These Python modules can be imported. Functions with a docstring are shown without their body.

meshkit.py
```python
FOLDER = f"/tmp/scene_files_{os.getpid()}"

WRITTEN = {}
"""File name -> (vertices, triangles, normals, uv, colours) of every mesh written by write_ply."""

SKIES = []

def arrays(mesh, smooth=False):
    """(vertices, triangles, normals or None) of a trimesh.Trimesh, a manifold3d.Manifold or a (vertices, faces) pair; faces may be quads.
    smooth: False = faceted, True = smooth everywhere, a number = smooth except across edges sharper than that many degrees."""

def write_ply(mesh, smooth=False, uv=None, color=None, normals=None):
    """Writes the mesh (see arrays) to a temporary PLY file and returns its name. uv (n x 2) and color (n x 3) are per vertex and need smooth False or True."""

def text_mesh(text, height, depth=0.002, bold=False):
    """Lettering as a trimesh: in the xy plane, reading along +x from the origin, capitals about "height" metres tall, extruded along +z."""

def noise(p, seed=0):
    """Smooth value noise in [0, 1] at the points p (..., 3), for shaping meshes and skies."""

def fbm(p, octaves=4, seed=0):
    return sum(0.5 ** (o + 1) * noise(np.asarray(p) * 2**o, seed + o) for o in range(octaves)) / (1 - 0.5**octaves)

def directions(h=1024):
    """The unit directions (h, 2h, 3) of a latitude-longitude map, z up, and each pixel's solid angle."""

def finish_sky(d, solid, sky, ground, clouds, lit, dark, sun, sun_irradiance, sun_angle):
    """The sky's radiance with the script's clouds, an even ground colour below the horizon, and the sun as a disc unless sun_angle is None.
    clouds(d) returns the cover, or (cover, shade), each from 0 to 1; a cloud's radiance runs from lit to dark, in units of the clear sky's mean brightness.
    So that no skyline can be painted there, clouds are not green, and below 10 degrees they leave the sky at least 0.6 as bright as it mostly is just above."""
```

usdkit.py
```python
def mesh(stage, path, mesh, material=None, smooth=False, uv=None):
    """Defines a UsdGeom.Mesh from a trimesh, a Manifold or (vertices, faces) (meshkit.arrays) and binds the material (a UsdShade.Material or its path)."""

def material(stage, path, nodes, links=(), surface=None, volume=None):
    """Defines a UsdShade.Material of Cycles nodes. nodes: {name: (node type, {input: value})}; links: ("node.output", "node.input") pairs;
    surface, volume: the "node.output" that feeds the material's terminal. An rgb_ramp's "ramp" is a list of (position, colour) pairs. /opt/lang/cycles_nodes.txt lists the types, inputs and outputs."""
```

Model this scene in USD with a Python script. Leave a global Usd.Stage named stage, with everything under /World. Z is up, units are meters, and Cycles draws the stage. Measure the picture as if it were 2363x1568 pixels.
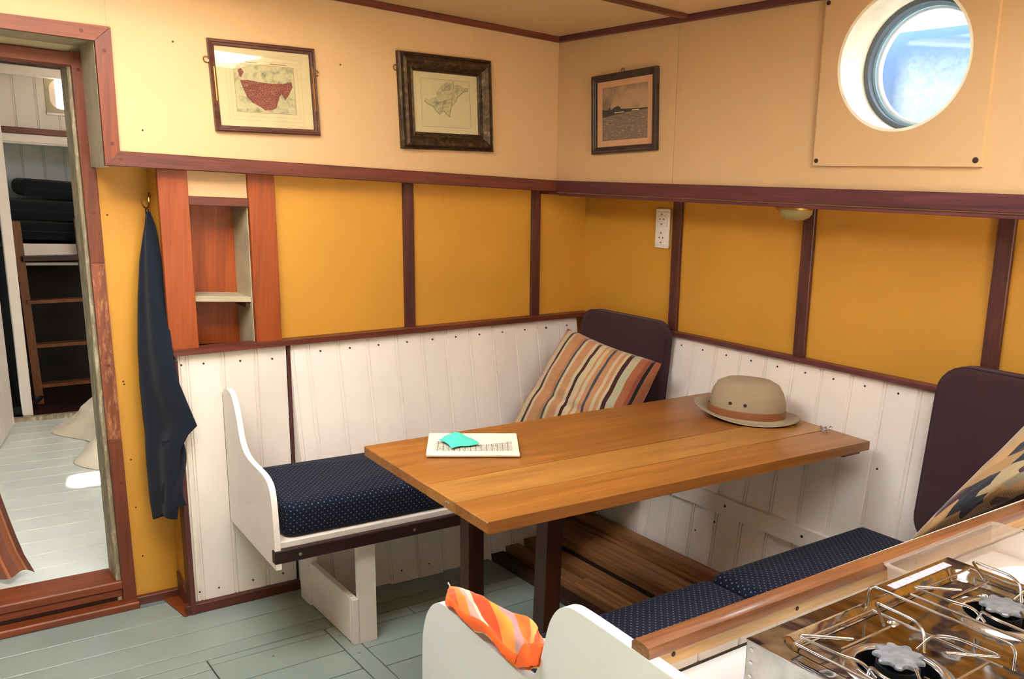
import math, random
import numpy as np, trimesh, usdkit, meshkit
from shapely.geometry import Polygon, Point, box as sbox
from pxr import Usd, UsdGeom, UsdLux, UsdShade, Gf, Sdf, Vt
random.seed(7)
rng = np.random.default_rng(11)
T = Sdf.ValueTypeNames
stage = Usd.Stage.CreateInMemory()
UsdGeom.SetStageUpAxis(stage, 'Z'); UsdGeom.SetStageMetersPerUnit(stage, 1.0)
UsdGeom.Xform.Define(stage, '/World')

# ------------------------------------------------------------------ camera, sky, sun, exposure
EXPOSURE = 2.4
F_PX, AZ, PI_, RO = 1979.30175, math.radians(53.470717), math.radians(-9.585933), math.radians(3.045965)
EYE = (-2.526, -2.8292, 1.4599)
def camera():
    f = np.array([math.cos(PI_) * math.cos(AZ), math.cos(PI_) * math.sin(AZ), math.sin(PI_)])
    rt = np.array([math.sin(AZ), -math.cos(AZ), 0.0]); up = np.cross(rt, f)
    c, s = math.cos(RO), math.sin(RO)
    r, u = c * rt + s * up, -s * rt + c * up
    cam = UsdGeom.Camera.Define(stage, '/World/camera')
    m = Gf.Matrix4d(*r, 0, *u, 0, *(-f), 0, *EYE, 1)
    cam.AddTransformOp().Set(m)
    cam.CreateHorizontalApertureAttr(36.0); cam.CreateVerticalApertureAttr(36.0 * 1568 / 2363)
    cam.CreateFocalLengthAttr(36.0 * F_PX / 2363)
    cam.CreateClippingRangeAttr(Gf.Vec2f(0.02, 100)); cam.CreateExposureAttr(EXPOSURE)
camera()
sky = UsdLux.DomeLight.Define(stage, '/World/sky')
sky.CreateColorAttr(Gf.Vec3f(0.88, 0.95, 1.0)); sky.CreateIntensityAttr(1.0)
sun = UsdLux.DistantLight.Define(stage, '/World/sun')
sun.CreateAngleAttr(2.0); sun.CreateNormalizeAttr(True); sun.CreateIntensityAttr(8.0); sun.CreateColorAttr(Gf.Vec3f(1.0, 0.90, 0.76))
SUN_DIR = np.array([-0.22, -1.64, -1.81])                   # the way the sunlight travels
def aim(prim, d):
    z = -np.asarray(d) / np.linalg.norm(d); x = np.cross([0, 1, 0.1], z); x /= np.linalg.norm(x); y = np.cross(z, x)
    UsdGeom.Xformable(prim).AddTransformOp().Set(Gf.Matrix4d(*x, 0, *y, 0, *z, 0, 0, 0, 5, 1))
aim(sun, SUN_DIR)

# ------------------------------------------------------------------ helpers
# the hull's frames lean a little, so room coordinates are sheared into the world
SH = np.array([[1, -0.0205, -0.0614], [0, 1, -0.0099], [0, 0, 1.0]])
RO_ = np.array([-2.494, -2.815, 1.46])          # eye in room coordinates
def W(p): return np.asarray(p, float) @ SH.T
used = {}
def fresh(parent, name):
    k = (parent, name); n = used.get(k, 0); used[k] = n + 1
    return f'{parent}/{name}' if n == 0 else f'{parent}/{name}_{n:03d}'
def path_of(p): return str(p.GetPath()) if p else '/World'
def tag(p, label=None, cat=None, group=None, kind=None):
    for k, v in (('label', label), ('category', cat), ('group', group), ('kind', kind)):
        if v: p.SetCustomDataByKey(k, v)
    return p
bases = {}
def thing(name, label, cat, base, group=None, kind=None):
    x = UsdGeom.Xform.Define(stage, fresh('/World', name)); w = W(base)
    x.AddTranslateOp().Set(Gf.Vec3d(*map(float, w)))
    bases[str(x.GetPath())] = w
    return tag(x.GetPrim(), label, cat, group, kind)
def structure(name, base=(0, 0, 0), label=None):
    return thing(name, label, None, base, kind='structure')
def arr(mesh):
    if isinstance(mesh, (tuple, list)):
        v, f = np.asarray(mesh[0], float), np.asarray(mesh[1], int)
        if f.shape[1] == 4: f = np.vstack([f[:, [0, 1, 2]], f[:, [0, 2, 3]]])
        return v, f
    return np.asarray(mesh.vertices, float), np.asarray(mesh.faces, int)
def join(*ms):
    vs, fs, n = [], [], 0
    for m in ms:
        v, f = arr(m); vs.append(v); fs.append(f + n); n += len(v)
    return np.vstack(vs), np.vstack(fs)
def obj(name, mesh, mat, parent=None, smooth=False, uv=None, label=None, kind=None, boxuv=False):
    """One Mesh prim, from room coordinates, under parent (or on its own under /World)."""
    v, f = arr(mesh); v = W(v)
    top = path_of(parent); root = '/'.join(top.split('/')[:3])
    base = bases.get(root, np.zeros(3)); v = v - base
    p = fresh(top, name)
    m = usdkit.mesh(stage, p, (v, f), '/World/Looks/' + mat, smooth, uv)
    if boxuv:
        pts = np.array(m.GetPointsAttr().Get()); fi = np.array(m.GetFaceVertexIndicesAttr().Get()).reshape(-1, 3)
        n = np.cross(pts[fi[:, 1]] - pts[fi[:, 0]], pts[fi[:, 2]] - pts[fi[:, 0]]); ax = np.abs(n).argmax(1)
        q = pts[fi] + base; a = np.where(ax == 0, 1, 0); b = np.where(ax == 2, 1, 2)
        st = np.stack([np.take_along_axis(q, a[:, None, None].repeat(3, 1), 2)[..., 0], np.take_along_axis(q, b[:, None, None].repeat(3, 1), 2)[..., 0]], -1).reshape(-1, 2)
        UsdGeom.PrimvarsAPI(m).CreatePrimvar('st', T.TexCoord2fArray, 'faceVarying').Set(Vt.Vec2fArray.FromNumpy(st.astype(np.float32)))
    pr = m.GetPrim()
    if label: pr.SetCustomDataByKey('label', label)
    if kind: pr.SetCustomDataByKey('kind', kind)
    return pr

def box(x0, x1, y0, y1, z0, z1, b=0.0015):
    x0, x1 = sorted((x0, x1)); y0, y1 = sorted((y0, y1)); z0, z1 = sorted((z0, z1))
    b = min(b, (x1 - x0) * .3, (y1 - y0) * .3, (z1 - z0) * .3)
    if b <= 0:
        m = trimesh.creation.box([x1 - x0, y1 - y0, z1 - z0]); m.apply_translation([(x0 + x1) / 2, (y0 + y1) / 2, (z0 + z1) / 2]); return m
    pts = []
    for X, sx in ((x0, 1), (x1, -1)):
        for Y, sy in ((y0, 1), (y1, -1)):
            for Z, sz in ((z0, 1), (z1, -1)):
                pts += [(X, Y + sy * b, Z + sz * b), (X + sx * b, Y, Z + sz * b), (X + sx * b, Y + sy * b, Z)]
    return trimesh.convex.convex_hull(np.array(pts))
def hexa(lo, hi, b=0):
    """Eight corners: lo = 4 points, hi = 4 points in the same order (counter-clockwise seen from hi)."""
    v = np.array(list(lo) + list(hi), float)
    return trimesh.convex.convex_hull(v)
def bar(quad, t, b=0.002):
    """A board from a planar quad (4 points) thickened by vector t, edges chamfered."""
    q = np.asarray(quad, float); t = np.asarray(t, float); c = q.mean(0)
    d = c - q; L = np.linalg.norm(d, axis=1, keepdims=True); ins = q + d / L * b * 1.4; tn = t / np.linalg.norm(t) * b
    return trimesh.convex.convex_hull(np.vstack([ins, q + tn, q + t - tn, ins + t]))
def prism(poly, mapper, a, b):
    """Extrude a shapely polygon from a to b; mapper(u, v, w) -> points."""
    if not isinstance(poly, Polygon): poly = Polygon(poly)
    m = trimesh.creation.extrude_polygon(poly, b - a, engine='earcut')
    u, v, w = m.vertices.T
    p = np.stack(mapper(u, v, w + a), -1); f = m.faces
    e = np.cross(p[f[:, 1]] - p[f[:, 0]], p[f[:, 2]] - p[f[:, 0]])
    vol = (p[f[:, 0]] * e).sum()
    return (p, f if vol > 0 else f[:, ::-1])
XZ = lambda u, v, w: (u, w, v)      # polygon in x,z, extruded along y
YZ = lambda u, v, w: (w, u, v)      # polygon in y,z, extruded along x
XY = lambda u, v, w: (u, v, w)
def loft(rings, cap=(True, True), closed=True):
    R = [np.asarray(r, float) for r in rings]; n = len(R[0]); v = np.vstack(R); f = []
    m = n if closed else n - 1
    for i in range(len(R) - 1):
        for j in range(m):
            a, b, c, d = i * n + j, i * n + (j + 1) % n, (i + 1) * n + (j + 1) % n, (i + 1) * n + j
            f += [(a, b, c), (a, c, d)]
    if cap[0]:
        k = len(v); v = np.vstack([v, R[0].mean(0)]); f += [(k, (j + 1) % n, j) for j in range(n)]
    if cap[1]:
        k = len(v); v = np.vstack([v, R[-1].mean(0)]); o = (len(R) - 1) * n; f += [(k, o + j, o + (j + 1) % n) for j in range(n)]
    return outward(v, np.array(f))
def outward(v, f):
    p = v[f]; vol = np.einsum('ij,ij->i', p[:, 0], np.cross(p[:, 1], p[:, 2])).sum()
    return (v, f if vol > 0 else f[:, ::-1])
def lathe(profile, c, n=32, sx=1, sy=1, cap=(True, True)):
    a = np.arange(n) * 2 * math.pi / n
    return loft([np.stack([c[0] + r * sx * np.cos(a), c[1] + r * sy * np.sin(a), np.full(n, c[2] + z)], 1) for r, z in profile], cap)
def tube(pts, r, sides=8, smooth_pts=0):
    p = np.asarray(pts, float)
    if smooth_pts:
        q = [p[0]]
        for i in range(1, len(p) - 1):
            a, b = p[i - 1] - p[i], p[i + 1] - p[i]; la, lb = np.linalg.norm(a), np.linalg.norm(b)
            s = min(smooth_pts, la * .45, lb * .45); A, B = p[i] + a / la * s, p[i] + b / lb * s
            for t in np.linspace(0, 1, 5): q.append((1 - t) ** 2 * A + 2 * t * (1 - t) * p[i] + t * t * B)
        q.append(p[-1]); p = np.array(q)
    t = np.gradient(p, axis=0); t /= np.linalg.norm(t, axis=1, keepdims=True) + 1e-12
    ref = np.array([0.13, 0.31, 0.94]); rings = []
    rr = np.broadcast_to(r, (len(p),)); a = np.arange(sides) * 2 * math.pi / sides
    n1 = np.cross(t[0], ref); n1 /= np.linalg.norm(n1)
    for i in range(len(p)):
        n1 = n1 - t[i] * (n1 @ t[i]); n1 /= np.linalg.norm(n1) + 1e-12; n2 = np.cross(t[i], n1)
        rings.append(p[i] + rr[i] * (np.cos(a)[:, None] * n1 + np.sin(a)[:, None] * n2))
    return loft(rings)
def disc(c, normal, r, h=0.002, n=12):
    """A small flat stud (screw head, plug)."""
    z = np.asarray(normal, float); z /= np.linalg.norm(z); x = np.cross(z, [0.2, 0.3, 0.9]); x /= np.linalg.norm(x); y = np.cross(z, x)
    a = np.arange(n) * 2 * math.pi / n; c = np.asarray(c, float)
    ring = lambda rad, d: c + z * d + rad * (np.cos(a)[:, None] * x + np.sin(a)[:, None] * y)
    return loft([ring(r, -.003), ring(r, h * .6), ring(r * .75, h)])
def ngrid(fn, nu, nv):
    """Open grid surface: fn(u, v) -> points, with uv."""
    u, v = np.meshgrid(np.linspace(0, 1, nu), np.linspace(0, 1, nv), indexing='ij')
    p = fn(u.ravel(), v.ravel()); i, j = np.meshgrid(np.arange(nu - 1), np.arange(nv - 1), indexing='ij')
    a = (i * nv + j).ravel(); f = np.vstack([np.stack([a, a + nv, a + nv + 1], 1), np.stack([a, a + nv + 1, a + 1], 1)])
    return p, f, np.stack([u.ravel(), v.ravel()], 1)
def sheet(fn, nu, nv, t, tdir=None):
    """A cloth or paper of thickness t: both faces and the rim."""
    p, f, uv = ngrid(fn, nu, nv)
    n = np.zeros_like(p); e = np.cross(p[f[:, 1]] - p[f[:, 0]], p[f[:, 2]] - p[f[:, 0]])
    for k in range(3): np.add.at(n, f[:, k], e)
    n /= np.linalg.norm(n, axis=1, keepdims=True) + 1e-12
    if tdir is not None: n = np.broadcast_to(np.asarray(tdir, float), p.shape)
    q = p - n * t; m = len(p)
    idx = np.arange(m).reshape(nu, nv); rim = np.concatenate([idx[:, 0], idx[-1, 1:], idx[-2::-1, -1], idx[0, -2:0:-1]])
    r2 = np.roll(rim, -1)
    f = np.vstack([f, f[:, ::-1] + m, np.stack([rim, rim + m, r2 + m], 1), np.stack([rim, r2 + m, r2], 1)])
    v = np.vstack([p, q])
    return (v, f), np.vstack([uv, uv])
def pillow(quad, thick, nrm, n=28, pw=0.42, wr=0.006, seed=0, bulge=0.02):
    """A stuffed cushion over a quad BL, BR, TR, TL: closed, thin at the seams, fat in the middle."""
    BL, BR, TR, TL = [np.asarray(q, float) for q in quad]; nrm = np.asarray(nrm, float); nrm /= np.linalg.norm(nrm)
    def face(sg):
        def fn(u, v):
            pin = 0.05 * np.sin(np.pi * v) ** 2 * (2 * u - 1); pin2 = 0.05 * np.sin(np.pi * u) ** 2 * (2 * v - 1)
            uu, vv = u - pin * bulge * 20, v - pin2 * bulge * 20
            p = ((1 - uu) * (1 - vv))[:, None] * BL + (uu * (1 - vv))[:, None] * BR + (uu * vv)[:, None] * TR + ((1 - uu) * vv)[:, None] * TL
            h = (np.clip(1 - (2 * u - 1) ** 2, 0, 1) * np.clip(1 - (2 * v - 1) ** 2, 0, 1)) ** pw
            w = (meshkit.fbm(np.stack([u * 7, v * 7, u * 0 + seed], 1), 3, seed) - .5) * wr * 2 * h
            return p + nrm * (sg * thick / 2 * h + w)[:, None]
        return fn
    p, f, uv = ngrid(face(1), n, n); q, g, _ = ngrid(face(-1), n, n)
    m = len(p)
    v, f = np.vstack([p, q]), np.vstack([f, g[:, ::-1] + m])
    pp = v[f]; vol = np.einsum('ij,ij->i', pp[:, 0], np.cross(pp[:, 1], pp[:, 2])).sum()
    return (v, f if vol > 0 else f[:, ::-1]), np.vstack([uv, uv])
def rounded_rect(w, h, r, seg=6):
    pts = []
    for cx, cy, a0 in ((w / 2 - r, h / 2 - r, 0), (-w / 2 + r, h / 2 - r, 90), (-w / 2 + r, -h / 2 + r, 180), (w / 2 - r, -h / 2 + r, 270)):
        for k in range(seg + 1):
            a = math.radians(a0 + 90 * k / seg); pts.append((cx + r * math.cos(a), cy + r * math.sin(a)))
    return np.array(pts)
def pad(w, h, t, rc, re, mapper, seg=7, crown=0.006):
    """An upholstered pad: rounded rectangle w x h, thickness t (0..t), corner radius rc, edge radius re."""
    rings = []
    for k in range(6):
        a = math.pi / 2 * k / 5; ins, z = re * (1 - math.sin(a)), re * (1 - math.cos(a)); r = rounded_rect(w - 2 * ins, h - 2 * ins, max(rc - ins, .003), seg); rings.append(np.column_stack([r, np.full(len(r), z)]))
    for k in range(6):
        a = math.pi / 2 * k / 5; ins, z = re * (1 - math.cos(a)), t - re * (1 - math.sin(a)); r = rounded_rect(w - 2 * ins, h - 2 * ins, max(rc - ins, .003), seg); rings.append(np.column_stack([r, np.full(len(r), z)]))
    for s in (.8, .5, .2):
        r = rings[11][:, :2] * s; rings.append(np.column_stack([r, np.full(len(r), t + crown * (1 - s * s))]))
    v, f = loft(rings); return outward(np.stack(mapper(*v.T), -1), f)

# ------------------------------------------------------------------ materials
def lin(c):
    if isinstance(c, str): c = [int(c[i:i + 2], 16) for i in (1, 3, 5)]
    c = np.asarray(c, float) / 255
    return tuple(np.where(c <= .04045, c / 12.92, ((c + .055) / 1.055) ** 2.4))
def mat(name, nodes, links, surface='p.BSDF'): return usdkit.material(stage, '/World/Looks/' + name, nodes, links, surface)
def shade(c, k): return tuple(min(1, x * k) for x in c)
def paint(name, c, rough=.45, var=.06, scale=4, bump=.15, bscale=90, metal=0, spec=.5, rnd=0):
    c = lin(c); nodes = {'g': ('geometry', {}), 'n': ('noise_texture', {'scale': scale, 'detail': 4}), 'r': ('rgb_ramp', {'ramp': [(.3, shade(c, 1 - var)), (.7, shade(c, 1 + var))]}),
        'n2': ('noise_texture', {'scale': bscale, 'detail': 3}), 'b': ('bump', {'strength': bump, 'distance': .002}), 'p': ('principled_bsdf', {'roughness': rough, 'metallic': metal, 'specular_ior_level': spec})}
    links = [('g.position', 'n.vector'), ('g.position', 'n2.vector'), ('n.fac', 'r.fac'), ('n2.fac', 'b.height'), ('b.normal', 'p.normal')]
    if rnd:
        nodes |= {'o': ('object_info', {}), 'm': ('map_range', {'from_min': 0, 'from_max': 1, 'to_min': 1 - rnd, 'to_max': 1 + rnd}), 'h': ('hsv', {})}
        links += [('o.random', 'm.value'), ('m.result', 'h.value'), ('r.color', 'h.color'), ('h.color', 'p.base_color')]
    else: links.append(('r.color', 'p.base_color'))
    return mat(name, nodes, links)
def wood(name, dark, light, axis='x', rough=.4, fine=1.0, rnd=.08, coat=0, stretch=22, bump=.25, wear=None):
    sc = {a: (1.6 if a == axis else stretch) for a in 'xyz'}; s2 = {a: (5 if a == axis else 160) for a in 'xyz'}
    nodes = {'g': ('geometry', {}), 'm1': ('mapping', {'scale': [sc[a] for a in 'xyz']}), 'm2': ('mapping', {'scale': [s2[a] for a in 'xyz']}),
        'n1': ('noise_texture', {'scale': 1, 'detail': 5, 'roughness': .6, 'distortion': .8}), 'n2': ('noise_texture', {'scale': 1, 'detail': 3}),
        'r': ('rgb_ramp', {'ramp': [(.28, lin(dark)), (.72, lin(light))]}), 'r2': ('rgb_ramp', {'ramp': [(.35, (1 - .3 * fine,) * 3), (.6, (1, 1, 1))]}),
        'x': ('mix', {'mix_type': 'multiply', 'fac': 1.0}), 'o': ('object_info', {}), 'mr': ('map_range', {'from_min': 0, 'from_max': 1, 'to_min': 1 - rnd, 'to_max': 1 + rnd}), 'h': ('hsv', {}),
        'b': ('bump', {'strength': bump, 'distance': .001}), 'p': ('principled_bsdf', {'roughness': rough, 'coat_weight': coat, 'coat_roughness': .12})}
    links = [('g.position', 'm1.vector'), ('g.position', 'm2.vector'), ('m1.vector', 'n1.vector'), ('m2.vector', 'n2.vector'), ('n1.fac', 'r.fac'), ('n2.fac', 'r2.fac'), ('r.color', 'x.color1'), ('r2.color', 'x.color2'),
        ('x.color', 'h.color'), ('o.random', 'mr.value'), ('mr.result', 'h.value'), ('h.color', 'p.base_color'), ('n2.fac', 'b.height'), ('b.normal', 'p.normal')]
    if wear:
        nodes |= {'nw': ('noise_texture', {'scale': 1.0, 'detail': 6, 'roughness': .7}), 'mw': ('mapping', {'scale': [(14 if a == axis else 60) for a in 'xyz']}), 'rw': ('rgb_ramp', {'ramp': [(.5, (0, 0, 0)), (.66, (.7, .7, .7))]}), 'xw': ('mix', {'color2': lin(wear)})}
        links = [l for l in links if l != ('x.color', 'h.color')] + [('g.position', 'mw.vector'), ('mw.vector', 'nw.vector'), ('nw.fac', 'rw.fac'), ('rw.color', 'xw.fac'), ('x.color', 'xw.color1'), ('xw.color', 'h.color')]
    return mat(name, nodes, links)
def plain(name, c, rough=.5, metal=0, **k):
    return mat(name, {'p': ('principled_bsdf', {'base_color': lin(c), 'roughness': rough, 'metallic': metal, **k})}, [])
def cloth(name, c, var=.12, scale=300, rough=.95, sheen=.08):
    c = lin(c)
    return mat(name, {'g': ('geometry', {}), 'n': ('noise_texture', {'scale': scale, 'detail': 2}), 'n3': ('noise_texture', {'scale': 9, 'detail': 3}), 'r': ('rgb_ramp', {'ramp': [(.3, shade(c, 1 - var)), (.7, shade(c, 1 + var))]}), 'b': ('bump', {'strength': .3, 'distance': .001}),
        'p': ('principled_bsdf', {'roughness': rough, 'sheen_weight': sheen, 'sheen_roughness': .6, 'specular_ior_level': .15})},
        [('g.position', 'n.vector'), ('g.position', 'n3.vector'), ('n3.fac', 'r.fac'), ('r.color', 'p.base_color'), ('n.fac', 'b.height'), ('b.normal', 'p.normal')])
def dotted(name, base, dot, pitch, rad):
    """Staggered small dots on a uv measured in metres."""
    n = {'u': ('uvmap', {'attribute': 'st'}), 's': ('vector_math', {'math_type': 'scale', 'scale': 1 / pitch}), 'b': ('noise_texture', {'scale': 400, 'detail': 2}), 'g': ('geometry', {}),
         'bu': ('bump', {'strength': .3, 'distance': .001}), 'mx': ('math', {'math_type': 'maximum'}), 'c': ('mix', {'color1': lin(base), 'color2': lin(dot)}), 'p': ('principled_bsdf', {'roughness': .95, 'sheen_weight': .04, 'specular_ior_level': .15})}
    l = [('u.UV', 's.vector1'), ('g.position', 'b.vector'), ('b.fac', 'bu.height'), ('bu.normal', 'p.normal')]
    for i, off in enumerate((0.0, 0.5)):
        n |= {f'a{i}': ('vector_math', {'math_type': 'add', 'vector2': (off, off, 0)}), f'f{i}': ('vector_math', {'math_type': 'fraction'}), f'd{i}': ('vector_math', {'math_type': 'subtract', 'vector2': (.5, .5, 0)}),
              f'q{i}': ('vector_math', {'math_type': 'absolute'}), f'e{i}': ('vector_math', {'math_type': 'dot_product', 'vector2': (1, 1, 0)}), f't{i}': ('math', {'math_type': 'less_than', 'value2': rad})}
        l += [('s.vector', f'a{i}.vector1'), (f'a{i}.vector', f'f{i}.vector1'), (f'f{i}.vector', f'd{i}.vector1'), (f'd{i}.vector', f'q{i}.vector1'), (f'q{i}.vector', f'e{i}.vector1'), (f'e{i}.value', f't{i}.value1'), (f't{i}.value', f'mx.value{i + 1}')]
    return mat(name, n, l + [('mx.value', 'c.fac'), ('c.color', 'p.base_color')])
def striped(name, stops, comp='x', rough=.85, mult=1, sheen=.3, wobble=.0):
    """Stripes by the uv: stops = (position, colour)."""
    n = {'u': ('uvmap', {'attribute': 'st'}), 'sx': ('separate_xyz', {}), 'r': ('rgb_ramp', {'ramp': [(p, lin(c)) for p, c in stops], 'interpolate': False}), 'm': ('math', {'math_type': 'multiply', 'value2': mult}), 'fr': ('math', {'math_type': 'fraction'}),
         'g': ('geometry', {}), 'n': ('noise_texture', {'scale': 30, 'detail': 4}), 'x': ('mix', {'mix_type': 'multiply', 'fac': .35}), 'nb': ('noise_texture', {'scale': 350}), 'b': ('bump', {'strength': .25, 'distance': .001}), 'p': ('principled_bsdf', {'roughness': rough, 'sheen_weight': sheen, 'specular_ior_level': .2})}
    return mat(name, n, [('u.UV', 'sx.vector'), (f'sx.{comp}', 'm.value1'), ('m.value', 'fr.value1'), ('fr.value', 'r.fac'), ('g.position', 'n.vector'), ('g.position', 'nb.vector'), ('r.color', 'x.color1'), ('n.color', 'x.color2'), ('x.color', 'p.base_color'), ('nb.fac', 'b.height'), ('b.normal', 'p.normal')])
paint('cream', '#caa677', .5, .035, 2.5, .06, 60)
paint('white_paint', '#ece0d4', .42, .03, 6, .04, 80, rnd=.025)
paint('white_gloss', '#e2e0df', .28, .02, 5, .06, 60)
paint('slate_paint', '#7d858a', .6); paint('grey_paint', '#b0a485', .5, .12, 14, .2, 60)
paint('yellow', '#c78e2f', .5, .05, 3, .12, 70)
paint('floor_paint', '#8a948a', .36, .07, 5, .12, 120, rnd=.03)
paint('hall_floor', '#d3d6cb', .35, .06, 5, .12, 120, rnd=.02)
paint('bluish_white', '#c3ccd0', .5, .05, 6, .1, 60, rnd=.03)
paint('cap_grey', '#85888d', .45, .25, 60, .3, 90, metal=.5); paint('galvanised', '#b9b8b0', .38, .2, 30, .25, 120, metal=.75)
plain('dark', '#17130f', .8); plain('black_metal', '#1b1c20', .55, .3); plain('screw_dark', '#3a2a20', .5, .4); plain('screw_steel', '#b9ada0', .3, .9)
plain('brass', '#c79b4a', .25, 1.0); plain('steel', '#cfd2d6', .18, 1.0); plain('plug', '#5a2413', .6)
plain('chrome', '#d9d6d2', .08, 1.0); plain('outlet_white', '#e4ddd0', .35); plain('lamp_glass', '#9a8c5c', .25)
plain('stove_black', '#0e0f14', .5, .4)
wood('mahogany', '#4e241b', '#7a3a2a', 'x', .38); wood('mahogany_y', '#4a2326', '#70383a', 'y', .4); wood('mahogany_z', '#43201c', '#67332b', 'z', .42)
wood('door_wood', '#66290d', '#8f4519', 'x', .5, wear='#743318'); wood('door_wood_z', '#5c240d', '#883f18', 'z', .45, wear='#74301a')
wood('worn_wood_z', '#6d3018', '#a04e26', 'z', .38, wear='#c68a58'); wood('weathered_z', '#7d7058', '#b3a480', 'z', .7, wear='#d8cfae')
wood('orange_wood', '#87370f', '#ad531b', 'z', .42, fine=.7, rnd=.06)
wood('dark_wood', '#241210', '#3d1f1a', 'x', .4); wood('dark_wood_y', '#33190f', '#54291a', 'y', .45); wood('leg_wood', '#35190f', '#582d20', 'z', .42)
wood('table_wood', '#7d4a1d', '#a3672b', 'x', .34, fine=.6, rnd=.01); wood('table_light', '#94602a', '#b37c3a', 'x', .34, fine=.6, rnd=.01); wood('table_near', '#85511f', '#aa6c2c', 'x', .34, fine=.6, rnd=.01)
wood('rail_wood', '#66371d', '#9e6841', 'x', .28, rnd=0, coat=.5, bump=.5); wood('pine', '#cf9a58', '#ecc98d', 'x', .5, fine=.8, rnd=0)
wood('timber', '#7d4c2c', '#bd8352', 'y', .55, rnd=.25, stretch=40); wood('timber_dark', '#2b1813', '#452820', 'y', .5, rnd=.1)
wood('ladder_wood', '#5b3018', '#8a5028', 'z', .45)
mat('pane', {'t': ('transparent_bsdf', {'color': (.93, .96, .97)}), 'g': ('glossy_bsdf', {'roughness': .02}), 'f': ('layer_weight', {'blend': .5}), 'pw': ('math', {'math_type': 'power', 'value2': 4.0}), 'ad': ('math', {'math_type': 'multiply_add', 'value2': .6, 'value3': .035}), 'm': ('mix_closure', {})}, [('f.facing', 'pw.value1'), ('pw.value', 'ad.value1'), ('ad.value', 'm.fac'), ('t.BSDF', 'm.closure1'), ('g.BSDF', 'm.closure2')], 'm.closure')
# salt and scratches on the porthole: more of it low down and away from the hinge side
mat('dirty_pane', {'g': ('geometry', {}), 'n': ('noise_texture', {'scale': 55, 'detail': 8, 'roughness': .75}), 'n2': ('noise_texture', {'scale': 9, 'detail': 3}), 'sx': ('separate_xyz', {}),
    'zr': ('map_range', {'from_min': 1.93, 'from_max': 1.80, 'to_min': 0, 'to_max': 1, 'clamp': True}), 'yr': ('map_range', {'from_min': -1.40, 'from_max': -1.45, 'to_min': 0.1, 'to_max': 1, 'clamp': True}),
    'mm': ('math', {'math_type': 'multiply'}), 'r': ('map_range', {'from_min': .25, 'from_max': .8, 'to_min': .15, 'to_max': .6, 'clamp': True}), 'm2': ('math', {'math_type': 'multiply'}),
    't': ('transparent_bsdf', {'color': (.9, .96, 1)}), 'd': ('translucent_bsdf', {'color': (.8, .86, .85)}), 'd2': ('diffuse_bsdf', {'color': (.75, .8, .8)}), 'md': ('mix_closure', {'fac': .4}), 'm': ('mix_closure', {}), 'gl': ('glossy_bsdf', {'roughness': .03}), 'o': ('mix_closure', {'fac': .04})},
    [('g.position', 'n.vector'), ('g.position', 'sx.vector'), ('sx.z', 'zr.value'), ('sx.y', 'yr.value'), ('zr.result', 'mm.value1'), ('yr.result', 'mm.value2'), ('n.fac', 'r.value'), ('r.result', 'm2.value1'), ('mm.value', 'm2.value2'),
     ('m2.value', 'm.fac'), ('t.BSDF', 'm.closure1'), ('d.BSDF', 'md.closure1'), ('d2.BSDF', 'md.closure2'), ('md.closure', 'm.closure2'), ('m.closure', 'o.closure1'), ('gl.BSDF', 'o.closure2')], 'o.closure')
paint('porthole_paint', '#f2ead2', .4, .08, 25, .3, 50); plain('rubber', '#5b636c', .6); plain('sea_blue', '#9fc0d2', .4)
paint('bulwark', '#35557d', .5, .06, 4, .1, 30)

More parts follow.
